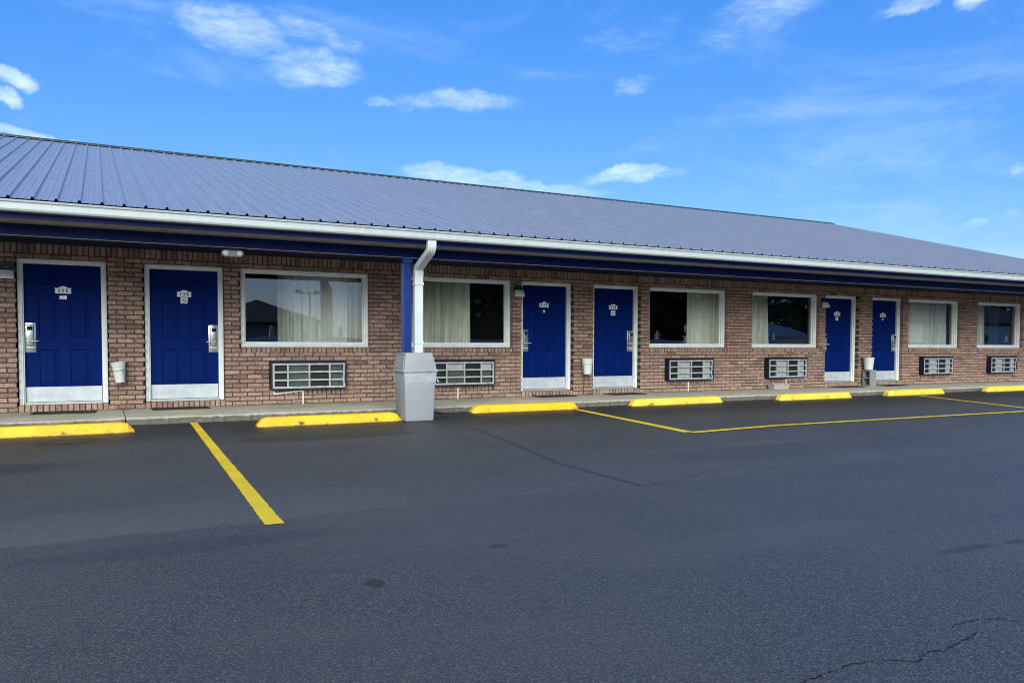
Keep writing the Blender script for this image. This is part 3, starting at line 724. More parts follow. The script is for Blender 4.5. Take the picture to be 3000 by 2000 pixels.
def notice(kind, parent):
    n = MB(); cx = .985/2
    def ring(r, t, cz, m, y=-.0032): n.ribbon(arcp(cx, cz, r, r, 0, 360-18, 19), t, y, -.002, m, True)
    if kind == 'card':
        n.box(cx-.046, cx+.046, -.002, 0, 1.728, 1.782); n.plate([(cx-.012,1.752),(cx+.004,1.753),(cx+.014,1.757),(cx+.012,1.761),(cx,1.757),(cx-.01,1.755)], -.003, -.002, 1)
        return n.build('notice', [M['plate'], M['grey_plastic']], parent)
    if kind in ('square_black', 'square_red'):
        n.plate([(cx-.052,1.712),(cx+.046,1.712),(cx+.048,1.742),(cx+.044,1.748),(cx+.052,1.752),(cx+.052,1.802),(cx-.052,1.802)] if kind == 'square_black' else [(cx-.054,1.686),(cx+.054,1.686),(cx+.054,1.786),(cx-.054,1.786)], -.002, 0, 0)
        cz = 1.756 if kind == 'square_black' else 1.736; r = .030 if kind == 'square_black' else .036
        ring(r, .007 if kind == 'square_black' else .009, cz, 1)
        n.ribbon([(cx-r*.7, cz+r*.7), (cx+r*.7, cz-r*.7)], .006, -.0038, -.002, 1)
        n.plate([(cx-.015,cz-.003),(cx+.016,cz-.003),(cx+.016,cz+.004),(cx-.015,cz+.004)], -.0034, -.002, 2)
        return n.build('no_smoking_sign', [M['plate'], M['ink_black'] if kind == 'square_black' else M['ink_red'], M['ink_black']], parent)
    if kind == 'round':
        n.plate(arcp(cx, 1.735, .026, .026, 0, 345, 23), -.002, 0, 0); ring(.015, .005, 1.735, 1)
        n.ribbon([(cx-.01,1.745),(cx+.01,1.725)], .005, -.0038, -.002, 1)
        return n.build('no_smoking_sign', [M['plate'], M['ink_red']], parent)
    if kind == 'tan':
        n.box(cx-.044, cx+.044, -.002, 0, 1.70, 1.785); n.plate([(cx-.022,1.715),(cx+.018,1.715),(cx+.018,1.772),(cx-.022,1.772)], -.003, -.002, 1)
        return n.build('notice', [M['plate'], M['tan']], parent)
    if kind == 'oval':
        n.plate(arcp(cx, 1.755, .022, .03, 0, 345, 23), -.002, 0, 0)
        return n.build('notice', [M['plate']], parent)
dm = None
nums = ['115','116','117','118','119','120']; kinds = ['card','square_black','round','square_red','tan','oval']
cas = casing(DW, .202, 2.300, .118, False); th = MB(); th.box(.02, DW-.02, .03, .13, .196, .222); th.box(.07, DW-.07, .05, .10, .2215, .2295)
kp = MB(); kp.box(.008, .977, -.003, 0, .236, .452)
for xx in (.06, .26, .49, .72, .92):
    for zz in (.262, .44): kp.box(xx-.003, xx+.003, -.0042, -.003, zz-.003, zz+.003)
for i, x in enumerate(doorL):
    right = i % 2 == 1
    if dm is None:
        dm = panel_door().build('door', M['blue'], B, loc=(x+.073, SY, 0)); 
        fr = cas.build('door_frame', M['white_trim'], dm, loc=(-.073, -SY, 0)); tt = th.build('threshold', M['thresh'], dm, loc=(-.073, -SY, 0)); kk = kp.build('kick_plate', M['steel'], dm)
        d = dm
    else:
        d = dm.copy(); COL.objects.link(d); d.location = (x+.073, SY, 0)
        for ch in (fr, tt, kk):
            c = ch.copy(); COL.objects.link(c); c.parent = d
    d['label'] = 'blue six-panel door numbered ' + nums[i]
    lock_parts(right, d)
    pl = number_plate(nums[i], i >= 2).build('number_plate', [M['plate'], M['ink']], d, loc=(.985/2-.1025, 0, 1.812)); pl['label'] = 'white plate reading ' + nums[i]
    notice(kinds[i], d)
    if i < 4:
        ph = MB(); ph.tube([(.985/2,.004,1.69),(.985/2,-.004,1.69)], .008, 12); ph.build('peephole', M['black'], d)
if True:   # dents in door 115 catch the light: shallow dings as real relief
    pass

# --- windows (one master, five copies)
GY = .100
wcas = casing(WW, 1.032, 2.301, .085, True, .052)
sash = MB()
for (a, b, c, e) in ((.066,WW-.066,1.098,1.120),(.066,WW-.066,2.222,2.240),(.066,.086,1.120,2.222),(WW-.086,WW-.066,1.120,2.222)): sash.box(a, b, .072, .125, c, e)
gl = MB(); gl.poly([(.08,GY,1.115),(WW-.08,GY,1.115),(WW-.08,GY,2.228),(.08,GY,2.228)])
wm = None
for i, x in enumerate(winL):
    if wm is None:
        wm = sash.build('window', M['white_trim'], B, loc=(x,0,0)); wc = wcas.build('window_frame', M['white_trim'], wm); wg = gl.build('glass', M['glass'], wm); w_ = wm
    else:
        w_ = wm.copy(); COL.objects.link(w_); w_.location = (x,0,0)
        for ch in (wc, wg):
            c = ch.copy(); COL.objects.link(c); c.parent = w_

# ------------------------------------------------------------------ curtains
def curtain(x0, x1, y, folds, amp, m, label, z0=1.0, z1=2.36, seed=1, taper=0, gathers=0):
    r = random.Random(seed); c = MB(); n = max(24, int((x1-x0)*90)); nz = 14
    ph = [r.uniform(0, 6.28) for _ in range(4)]; rows = []
    for j in range(nz+1):
        t_ = j/nz; z = z0 + (z1-z0)*t_; row = []
        for k in range(n+1):
            u = k/n; sp = u + .012*math.sin(u*9+ph[0]) + .02*math.sin(u*3.3+ph[1])
            a = 2.3*amp*(1 - .45*t_*(gathers)) * (.55+.45*math.sin(u*5+ph[2]+t_*.6))
            yy = y + a*math.sin(sp*folds*6.283 + .5*math.sin(t_*2+ph[3])) + .25*a*math.sin(sp*folds*2.7*6.283+ph[1])
            xx = x0 + (x1-x0)*u; xx += taper*(1-t_)*(u-.5)
            row.append((xx, yy, z))
        rows.append(row)
    w = n+1; c.mesh([p for q in rows for p in q], [(j*w+k, j*w+k+1, (j+1)*w+k+1, (j+1)*w+k) for j in range(nz) for k in range(n)])
    o = c.build('curtain', m, smooth=True)
    return tag(o, label, 'curtain', 'curtains behind the room windows')
curtain(2.62, 3.02, .20, 6, .035, M['sheer'], 'bunched pale sheer curtain, left end of the sheers between door 116 and the post', seed=2)
curtain(3.00, 3.88, .24, 3.3, .03, M['sheer'], 'smooth pale sheer curtain spread across the window beside door 116', seed=3)
curtain(3.86, 4.12, .30, 3, .03, M['beige'], 'dark beige drape at the right edge of the window beside door 116', seed=4)
curtain(4.86, 6.14, .24, 9.5, .045, M['drape'], 'cream pleated curtain in the window right of the white downspout', seed=5)
curtain(11.30, 12.20, .22, 7, .045, M['drape'], 'cream curtain in the right part of the window beside door 118', seed=6)
curtain(13.05, 13.66, .22, 6, .035, M['drape'], 'narrow cream curtain at the left of the window before door 119', seed=7, taper=.1)
curtain(18.42, 19.55, .22, 6, .03, M['sheer'], 'pale curtain filling the left of the window beside door 120', seed=8)
curtain(19.52, 20.28, .24, 5, .04, M['sheer'], 'pale gathered curtain filling the right of the window beside door 120', seed=9)
curtain(21.30, 21.92, .22, 5, .035, M['drape'], 'cream curtain at the left of the last window on the right', seed=10)
curtain(22.25, 22.72, .26, 3, .03, M['bluecloth'], 'dark blue curtain in the middle of the last window on the right', seed=11)

# ------------------------------------------------------------------ air conditioners
acmid = {0:('fin_dark','fin_mid','fin_dark','fin_mid'), 1:('fin_dark','fin_mid','fin_dark','fin_mid'), 2:('fin_dark','fin_light','fin_dark','fin_light'), 3:('fin_dark','fin_light','fin_dark','fin_light'), 4:('fin_dark','fin_light','fin_dark','fin_light'), 5:('fin_dark','fin_light','fin_dark','fin_light')}
aclab = ['grey grilled air conditioner under the window beside door 116, all cells dark', 'grey grilled air conditioner partly behind the grey trash can', 'air conditioner with navy side and pale fins below the window beside door 118',
         'air conditioner above the clear plastic tub, with a bent drain pipe', 'air conditioner with light-catching white fins under the window beside door 120', 'air conditioner with bent right edge under the last window on the right']
for i, x in enumerate(acL):
    u = empty('air_conditioner', (x, WF, .365)); tag(u, aclab[i], 'air conditioner', 'air conditioners under the windows')
    d = -.12; W, Hh = AW, .405
    s = MB(); e = .024
    s.box(-e, W+e, d, .10, Hh, Hh+e); s.box(-e, W+e, d, .10, -.022, -.0005); s.box(-e, -.001, d, .10, -.0005, Hh); s.box(W+.001, W+e, d, .10, -.0005, Hh)
    s.box(-e, W+e, d-.006, d+.01, Hh+e+.0005, Hh+e+.012)
    s.build('sleeve', M['sleeve'], u)
    fi = MB(); mats = [M[q] for q in acmid[i]]; cells = [.03, .252, .600, .934, W-.03]
    for k in range(4):
        if i == 1 and k in (1, 3):
            fi.box(cells[k], cells[k+1], d+.055, d+.06, .03, .27, k); fi.box(cells[k], cells[k+1], d+.05, d+.06, .2705, Hh-.03, 4)
        else: fi.box(cells[k], cells[k+1], d+.055, d+.06, .03, Hh-.03, k)
    if i == 1: mats.append(M['fin_light'])
    fi.build('coil', mats, u)
    gr_ = MB(); g0, g1 = d-.004, d+.012
    dent = {0:.012, 2:.02, 5:.028}.get(i, 0)
    gr_.box(0, W, g0, g1, Hh-.026, Hh); gr_.box(0, W, g0, g1, 0, .030); gr_.box(0, .028, g0+.001, g1, .030, Hh-.026)
    # right stile, bent where it was knocked
    n = 8
    for k in range(n):
        a = .030 + (Hh-.056)*k/n; b = .030 + (Hh-.056)*(k+1)/n
        f = lambda z: dent*math.sin(math.pi*(z-.03)/(Hh-.056))*(1.4 if z < .2 else .6)
        gr_.mesh([(W-.030-f(a),g0+.001+f(a)*.6,a),(W-f(a)*.5,g0+.001+f(a),a),(W-f(b)*.5,g0+.001+f(b),b),(W-.030-f(b),g0+.001+f(b)*.6,b),(W-.030-f(a),g1,a),(W-f(a)*.5,g1,a),(W-f(b)*.5,g1,b),(W-.030-f(b),g1,b)],
                 [(0,1,2,3),(1,5,6,2),(4,0,3,7)])
    for cx in (.240, .588, .924): gr_.box(cx-.013, cx+.013, g0+.002, g1-.002, .030, Hh-.026)
    for cz in (.134, .265): gr_.box(.028, W-.030, g0+.003, g1-.003, cz-.013, cz+.013)
    for xx, zz in ((.014,.06),(.014,.35),(W-.014,.09),(W-.014,.33),(.62,.014)): gr_.box(xx-.004, xx+.004, g0-.002, g0, zz-.004, zz+.004, 1)
    gr_.build('grille', [M['alu'], M['black']], u)

# ------------------------------------------------------------------ drain pipes
def pipe(name, pts, label, sockets, r=.0135):
    p = MB(); base = Vector(pts[-1]); Q = [Vector(q)-base for q in pts]
    P = [Q[0]]
    for a, b, c in zip(Q, Q[1:], Q[2:]):
        d0 = (b-a).normalized(); d1 = (c-b).normalized(); P += [b-d0*.018, b-d0*.005+d1*.005, b+d1*.018]
    P.append(Q[-1]); p.tube(P, r, 12)
    for k in sockets:
        b = Q[k]; a = Q[k-1] if k > 0 else None; c = Q[k+1] if k < len(Q)-1 else None
        for o in (a, c):
            if o is not None:
                d = (o-b).normalized(); p.tube([b+d*.004, b+d*.038], r+.004, 12)
    o = p.build(name, M['pipe'], smooth=True, loc=base); return tag(o, label, 'drain pipe', 'white drain pipes below the air conditioners')
yp = WF-.024
pipe('drain_pipe', [(2.492,yp,.325),(2.494,yp,.272),(2.962,yp,.318),(2.962,yp,.1)], 'white drain pipe sloping up then dropping, left of the grey trash can', (1,2))
pipe('drain_pipe', [(5.75,yp,.305),(5.75,yp,.1)], 'short straight white drain pipe right of the grey trash can', ())
pipe('drain_pipe', [(11.155,WF+.01,.292),(11.105,yp,.292),(11.105,yp,.1)], 'short white drain pipe with elbow under the window beside door 118', (1,))
pipe('drain_pipe', [(14.63,yp,.352),(14.63,yp,.318),(13.985,yp,.318),(13.985,yp,.1)], 'long white drain pipe dropping beside the clear plastic tub', (1,2))
st = MB(); st.tube([(0,0,0),(0,-.04,0)], .016, 12); st.tube([(0,-.04,0),(0,-.043,0)], .012, 12)
o = st.build('pipe_stub', M['pipe'], smooth=True, loc=(22.05, WF, .16)); tag(o, 'tiny white pipe stub low on the wall below the last air conditioner', 'pipe stub')

# ------------------------------------------------------------------ lights and covers on the wall
lamplab = ['black wall lamp with white lens left of door 115', 'black wall lamp with white lens left of door 117', 'black wall lamp with white lens left of door 119']
def wall_lamp():
    u = empty('wall_lamp')
    b = MB(); n = 10
    b.plate([(-.088,-.105),(.088,-.105),(.088,.09),(.07,.108),(-.07,.108),(-.088,.09)], -.035, 0); b.plate([(-.07,-.1),(.07,-.1),(.07,.04),(-.07,.04)], -.06, -.0352)
    b.build('back_plate', M['black'], u, bevel=.006)
    l = MB(); l.mesh([(-.078,-.036,.030),(.078,-.036,.030),(.095,-.036,-.098),(-.095,-.036,-.098),(-.070,-.085,.026),(.070,-.085,.026),(.080,-.118,-.055),(-.080,-.118,-.055),(.084,-.122,-.096),(-.084,-.122,-.096)],
                     [(4,5,1,0),(4,7,6,5),(7,9,8,6),(1,5,6,8,2),(0,3,9,7,4),(3,2,8,9)])
    l.build('lamp_lens', M['lens'], u, bevel=.006, segs=2, smooth=True)
    s = MB(); s.tube([(-.005,-.035,.065),(-.005,-.041,.065)], .011, 12); s.build('light_sensor', M['grey_plastic'], u)
    return u
wl = wall_lamp()
for i, x in enumerate((-1.135, 6.992, 15.20)):
    o = wl if i == 0 else copy_tree(wl)
    o.location = (x, WF, 2.082); tag(o, lamplab[i], 'wall lamp', 'wall lamps beside the doors')
el = empty('emergency_light', (1.575, -2.17, 2.283)); el.scale = (.82,.82,.82); tag(el, 'oval twin-head emergency light hanging under the blue beam near door 116', 'emergency light')
b = MB(); b.plate([(q[0], q[1]) for q in [(.115+.055*math.cos(R(a)), .055*math.sin(R(a))) for a in range(-90, 91, 15)] + [(-.115+.055*math.cos(R(a)), .055*math.sin(R(a))) for a in range(90, 271, 15)]], -.075, 0)
b.build('housing', M['grey_plastic'], el, bevel=.012, segs=2, smooth=True)
for sx in (-.105, .105):
    q = MB(); q.tube([(sx,-.074,0),(sx,-.095,0),(sx,-.100,0)], [.042,.040,.030], 20); q.build('lamp_head', M['lens'], el, smooth=True)
q = MB(); q.box(-.05, .05, -.079, -.0752, -.03, .03); q.tube([(-.012,-.079,-.022),(-.012,-.082,-.022)], .005, 8); q.build('front_panel', M['grey_plastic'], el)
q = MB(); q.tube([(.02,-.03,.050),(.02,-.03,.077)], .008, 8); q.build('conduit', M['black'], el)
jl = ['round grey cover plate between door 116 and its window', 'round grey cover plate between door 118 and its window', 'round dark cover plate between door 120 and its window']
jb = MB(); jb.plate([(.048*math.cos(R(a)) + (.006 if a in (45,225) else 0), .048*math.sin(R(a))) for a in range(0, 360, 15)], -.012, 0); jb.tube([(-.02,-.012,.01),(-.02,-.015,.01)], .005, 8); jb.tube([(.02,-.012,-.01),(.02,-.015,-.01)], .005, 8)
for i, x in enumerate((1.888, 9.955, 18.20)):
    o = jb.build('cover_plate', M['grey_plastic'], loc=(x, WF, 2.072)) if i == 0 else o.copy()
    if i: COL.objects.link(o); o.location = (x, WF, 2.072)
    tag(o, jl[i], 'cover plate', 'round cover plates on the wall')

# ------------------------------------------------------------------ buckets, stands, block, tub, mats
def bucket(loc, label, r0, r1, h, tilt=0, ribs=True):
    b = MB(); pr = [(r0*.98,0),(r0,.006)]
    n = 10
    for k in range(1, n): 
        t_ = k/n; pr.append((r0+(r1-r0)*t_, h*t_))
        if ribs and k in (6, 8): pr += [(r0+(r1-r0)*t_+.004, h*t_+.004), (r0+(r1-r0)*t_+.004, h*t_+.008), (r0+(r1-r0)*t_+.001, h*t_+.012)]
    pr += [(r1+.001,h-.012),(r1+.006,h-.010),(r1+.006,h),(r1-.003,h),(r0-.004,.012),(0,.012)]
    b.lathe(pr, n=36)
    o = b.build('bucket', M['bucket'], smooth=True, loc=loc); o.rotation_euler = (0, tilt, 0)
    return tag(o, label, 'bucket', 'white buckets outside the doors')
bucket((.262, WF-.13, .512), 'tilted white bucket hung on rusty wire between doors 115 and 116', .066, .098, .302, R(-5))
bucket((8.475, WF-.12, .515), 'white bucket in a dark wire stand between doors 117 and 118', .085, .110, .305)
bucket((16.625, -.245, .505), 'white bucket standing on the concrete block beside door 120', .098, .128, .298, 0, False)
ws_ = MB(); bx, by = .262, WF-.13
ring = [(.000+.094*math.cos(R(a)), .094*math.sin(R(a)), .19+.02*math.cos(R(a))) for a in range(0, 361, 20)]
ws_.tube([(bx+p[0]-.012, by+p[1], .512+p[2]-.01) for p in ring], .0035, 6)
ws_.tube([(.285,by-.088,.69),(.31,by-.07,.61),(.325,by-.05,.53),(.329,by-.04,.45),(.318,by-.03,.36),(.285,by-.05,.25),(.24,by-.08,.16),(.20,by-.1,.103)], .0035, 6)
ws_.tube([(.19,by+.03,.52),(.195,by+.02,.42),(.212,by+.01,.32),(.25,by-.0,.24),(.30,by-.0,.18),(.36,by-.02,.165),(.39,by-.03,.15),(.37,by-.04,.145),(.30,by-.03,.16),(.22,by-.02,.19),(.17,by,.21),(.18,by-.02,.19),(.26,by-.05,.155),(.32,by-.06,.145)], .003, 6)
ws_.tube([(.14,by-.02,.105),(.22,by-.08,.106),(.31,by-.07,.105),(.37,by-.02,.107),(.34,by+.03,.11),(.24,by+.03,.106)], .003, 6)
o = ws_.build('wire_stand', M['wire'], smooth=True); tag(o, 'bent rusty wire stand hugging the tilted bucket beside door 116', 'wire stand')
ws2 = MB(); bx, by = 8.475, WF-.12
ws2.tube([(bx+.108*math.cos(R(a)), by+.108*math.sin(R(a)), .705) for a in range(0, 361, 20)], .004, 6)
for a in (200, 330, 90):
    x, y = bx+.108*math.cos(R(a)), by+.108*math.sin(R(a)); ws2.tube([(x, y, .705), (x-.008*(1 if a == 200 else -1), y, .45), (x-.012, y-.0, .103)], .004, 6)
ws2.tube([(bx-.11,by-.03,.16),(bx-.14,by-.04,.12),(bx-.06,by-.06,.105),(bx+.06,by-.05,.11),(bx+.12,by-.03,.16),(bx+.06,by,.14),(bx-.05,by,.15)], .003, 6)
o = ws2.build('wire_stand', M['wire_black'], smooth=True); tag(o, 'dark wire stand with straight legs holding the bucket beside door 118', 'wire stand')
cb = MB(); x0, x1, y0, y1, z0, z1 = 0, .206, 0, .225, 0, .400
# hollow block on end: two cells open towards -x and +x
t_ = .034; zs = [0, t_, .2-.015, .2+.015, .4-t_, .4]
for (a, b_) in ((0,t_),(.185,.215),(.4-t_,.4)): cb.box(0, x1, y0, y1, a, b_)
for (a, b_) in ((t_,.185),(.215,.4-t_)):
    cb.box(0, x1, y0, t_, a, b_); cb.box(0, x1, y1-t_, y1, a, b_)
    cb.box(x1-.03, x1, t_, y1-t_, a, b_)
o = cb.build('concrete_block', M['concrete_block'], loc=(16.55, -.362, .1)); tag(o, 'hollow grey concrete block standing on end under a white bucket', 'concrete block')
tb = MB(); lo = (.02,.48,.02,.17); hi = (0,.50,0,.19)
tb.frustum(lo, hi, 0, .105, 0, True, False); tb.frustum((lo[0]+.006,lo[1]-.006,lo[2]+.006,lo[3]-.006), (hi[0]+.006,hi[1]-.006,hi[2]+.006,hi[3]-.006), .005, .105, 0, True, False)
for (a,b_,c,d) in ((-.008,.508,-.008,.006),(-.008,.508,.184,.198),(-.008,.006,.006,.184),(.494,.508,.006,.184)): tb.box(a,b_,c,d,.101,.116)
o = tb.build('plastic_tub', M['tub'], loc=(13.38, -.33, .1)); tag(o, 'shallow clear plastic tub on the pavement under an air conditioner', 'plastic tub')
matlab = ['black rubber doormat before door %s' % n for n in nums]
dmat = MB(); dmat.box(0, .80, 0, .40, 0, .010)
for k in range(20): dmat.box(.02+k*.0385, .04+k*.0385, .02, .38, .0105, .014)
for i, (x, y) in enumerate(((-.87,-.56),(.68,-.50),(7.31,-.47),(8.93,-.48),(15.40,-.50),(17.02,-.52))):
    if i == 0: o = dmat.build('doormat', M['rubber'], loc=(x,y,.1015))
    else: o = o.copy(); COL.objects.link(o); o.location = (x,y,.1015)
    o.rotation_euler = (0,0,R((-2.5,1,2,0,-1,1)[i])); tag(o, matlab[i], 'doormat', 'black doormats along the pavement')

# ------------------------------------------------------------------ wheel stops
def wheel_stop(x0, x1, y, m, label, h=.125, rz=0, seed=0):
    r = random.Random(seed); s = MB(); L = x1-x0; n = 30; d = .215
    rows = []
    for k in range(n+1):
        u = k/n; x = L*u; e = min(x, L-x); f = min(1, e/.085); hh = h*(.22+.78*f) if f < 1 else h
        j = lambda a: r.uniform(-a, a)*(1 if 0 < k < n else .5)
        ins = .03*(1-f)
        rows.append([(x, ins+j(.003), -.003), (x, .012+ins+j(.003), hh*.40), (x, .045+ins*.6+j(.003), hh*.92+j(.002)), (x, .058+ins*.5, hh+j(.0015)), (x, d-.055-ins*.5, hh+j(.0015)), (x, d-.04-ins*.6, hh*.9), (x, d-ins, -.003)])
    # finer end rows
    w = 7; s.mesh([p for q in rows for p in q], [(k*w+i, (k+1)*w+i, (k+1)*w+i+1, k*w+i+1) for k in range(n) for i in range(w-1)] + [tuple(range(w-1,-1,-1))[::-1], tuple(n*w+i for i in range(w-1,-1,-1))])
    # bolt holes
    for u in (.2, .8): s.tube([(L*u, d/2, h+.0005), (L*u, d/2, h+.002)], .014, 10, 1)
    o = s.build('wheel_stop', [m, M['black']], loc=(x0, y, 0)); o.rotation_euler = (0,0,rz)
    return tag(o, label, 'wheel stop', 'yellow wheel stops along the kerb')
wheel_stop(-1.72, .362, -2.61, M['stop'], 'bright yellow wheel stop before door 115, cut by the left frame edge', seed=1, rz=R(1.2))
wheel_stop(1.80, 3.79, -2.655, M['stop'], 'bright yellow wheel stop with black splashes touching the trash can', seed=2, rz=R(.8))
wheel_stop(5.19, 7.165, -1.975, M['stop'], 'bright yellow wheel stop before door 117, right of the trash can', seed=3, rz=R(-.9))
wheel_stop(8.33, 10.47, -1.935, M['stop_pale'], 'yellow wheel stop before the window beside door 118', seed=4, rz=R(.8))
wheel_stop(11.83, 13.91, -2.02, M['stop_pale'], 'faded yellow wheel stop in front of the clear plastic tub', seed=5)
wheel_stop(15.07, 17.04, -1.985, M['stop_pale'], 'faded yellow wheel stop in front of the concrete block', seed=6)
wheel_stop(18.62, 20.7, -1.985, M['stop_pale'], 'faded yellow wheel stop farthest right, cut by the frame edge', seed=7)

# ------------------------------------------------------------------ trash can, splash tray
tc_ = empty('trash_can', (3.99, -2.57, 0), R(0)); tag(tc_, 'square grey plastic trash can with hopper lid and clear liner before the blue post', 'trash can')
b = MB(); b.frustum((-.205,.215,-.205,.205), (-.232,.240,-.225,.225), .0, .705); b.build('can_body', M['can'], tc_, bevel=.022, segs=3, smooth=True)
l = MB(); l.frustum((-.258,.262,-.250,.250), (-.252,.256,-.244,.244), .700, .735); l.frustum((-.240,.246,-.232,.232), (-.196,.192,-.19,.19), .7355, .968)
for xx in (-.10,-.075,-.05,.10,.125,.15): l.tube([(xx,-.2515,.713 + (.008 if int(xx*1000) in (-75,125) else 0)),(xx,-.254,.713 + (.008 if int(xx*1000) in (-75,125) else 0))], .0045, 8, 1)
l.build('lid', [M['can'], M['black']], tc_, bevel=.018, segs=3, smooth=True)
fl = MB()
def on_left(v, z):   # point on the sloping left face of the lid, v along y
    t_ = (z-.7355)/(.968-.7355); return (-.240+(.240-.196)*t_, v*(1-.17*t_), z)
q = [on_left(-.17,.752), on_left(.17,.752), on_left(.17,.94), on_left(-.17,.94)]
fl.mesh([(p[0]-.006,p[1],p[2]) for p in q] + [(p[0]+.004,p[1],p[2]) for p in q], [(0,3,2,1),(0,1,5,4),(1,2,6,5),(2,3,7,6),(3,0,4,7)])
fl.build('flap', M['can'], tc_, bevel=.002)
sl = MB(); q = [on_left(-.17,.9405), on_left(.17,.9405), on_left(.17,.948), on_left(-.17,.948)]; sl.mesh([(p[0]-.002,p[1],p[2]) for p in q]+[(p[0]+.004,p[1],p[2]) for p in q], [(0,3,2,1),(0,1,5,4),(1,2,6,5),(2,3,7,6),(3,0,4,7)]); sl.build('flap_gap', M['dark'], tc_)
li = MB(); rl = random.Random(5); per = []
def rectpt(u, hx0, hx1, hy):
    P = [(hx0,-hy),(hx1,-hy),(hx1,hy),(hx0,hy)]; k = int(u) % 4; f = u-int(u); a, c = P[k], P[(k+1)%4]; return (a[0]+(c[0]-a[0])*f, a[1]+(c[1]-a[1])*f)
N = 96; rows = []
for j in range(9):
    t_ = j/8; row = []
    for k in range(N):
        u = 4*k/N; x, y = rectpt(u, -.246, .254, .240)
        low = .535 + .035*(u if u < 1 else max(0, 1-(u-1)*1.0)) + .012*math.sin(u*5.0) + (.03*math.sin((u-3)*math.pi) if u > 3 else 0)
        z = .699 - (.699-low)*t_
        puff = -.006 + .006*math.sin(math.pi*t_)*(.5+.5*math.sin(k*.9+3*t_)) + .0015*math.sin(k*2.1-5*t_) - .012*t_
        q = math.hypot(x, y); row.append((x*(1+puff/q) - .006*t_*(1 if x > 0 else -1), y*(1+puff/q), z))
    rows.append(row)
li.mesh([p for r in rows for p in r], [(j*N+k, j*N+(k+1)%N, (j+1)*N+(k+1)%N, (j+1)*N+k) for j in range(8) for k in range(N)])
# gathered knot of plastic at the right corner
li.tube([(.25,-.235,.60),(.262,-.246,.565),(.275,-.25,.545)], [.006,.016,.003], 8)
li.build('liner', M['liner'], tc_, smooth=True)
sp = MB(); P = [(0,0),(.30,.02),(.52,.12),(.60,.30),(.55,.62),(.30,.80),(0,.82)]
n = len(P); cxm, cym = .25, .40
inner = [(cxm+(p[0]-cxm)*.80, cym+(p[1]-cym)*.84) for p in P]
sp.mesh([(p[0],p[1],0) for p in P]+[(p[0]*.985+.003,p[1],.035) for p in P]+[(p[0],p[1],.035) for p in inner]+[(p[0],p[1],.012) for p in inner],
        [(i,(i+1)%n,n+(i+1)%n,n+i) for i in range(n)]+[(n+i,n+(i+1)%n,2*n+(i+1)%n,2*n+i) for i in range(n)]+[(2*n+i,2*n+(i+1)%n,3*n+(i+1)%n,3*n+i) for i in range(n)]+[tuple(range(3*n,4*n))])
o = sp.build('splash_block', M['tray'], loc=(4.13, -2.36, .001)); tag(o, 'dark plastic splash block lying behind the grey trash can', 'splash block')

# ------------------------------------------------------------------ across the lot, seen mirrored in the windows
fx0, fx1, fy = -14.0, 52.0, -15.0
fe = empty('vinyl_fence', (fx0, fy, 0)); tag(fe, 'white vinyl fence with capped posts across the lot, mirrored in the windows', 'fence')
step = 2.42; nP = int((fx1-fx0)/step)+1
pm = MB(); pm.box(-.075,.075,-.075,.075,0,1.50); pm.frustum((-.10,.10,-.10,.10),(-.10,.10,-.10,.10),1.5,1.53); pm.frustum((-.085,.085,-.085,.085),(-.05,.05,-.05,.05),1.53,1.56); pm.lathe([(.05,1.56),(.075,1.59),(.085,1.63),(.07,1.675),(.03,1.705),(0,1.71)],n=14)
pn = MB()
for k in range(14):
    u0 = .075+k*(step-.15)/14; uu = (k+.5)/14; top = 1.36 - .10*math.sin(math.pi*uu)
    pn.box(u0+.004, u0+(step-.15)/14-.004, -.012, .012, .05, top)
pn.box(.075, step-.075, -.03, .03, .18, .28); pn.box(.075, step-.075, -.03, .03, 1.02, 1.12)
po = pa = None
for k in range(nP):
    if po is None: po = pm.build('fence_post', M['vinyl'], fe); pa = pn.build('fence_panel', M['vinyl'], fe); continue
    c = po.copy(); COL.objects.link(c); c.parent = fe; c.location = (k*step,0,0)
    if k < nP-1:
        c = pa.copy(); COL.objects.link(c); c.parent = fe; c.location = (k*step,0,0)
def lantern_post(x, label):
    u = empty('lantern_post', (x, fy+.35, 0)); tag(u, label, 'lantern', 'lantern posts by the white fence')
    p = MB(); p.box(-.09,.09,-.09,.09,0,1.46); p.frustum((-.13,.13,-.13,.13),(-.13,.13,-.13,.13),1.46,1.50); p.build('post', M['vinyl'], u)
    l = MB(); l.lathe([(.04,1.50),(.03,1.58),(.06,1.62)],n=12); l.lathe([(.14,1.92),(.10,1.98),(.03,2.03),(.02,2.08),(0,2.1)],n=12); l.build('lantern_cap', M['grey_plastic'], u)
    g_ = MB(); g_.lathe([(.06,1.62),(.11,1.70),(.12,1.92)],n=12); g_.build('lantern_glass', M['lens'], u)
lantern_post(6.72, 'white lantern post mirrored in the window beside door 116'); lantern_post(23.7, 'white lantern post mirrored in the window beside door 118')
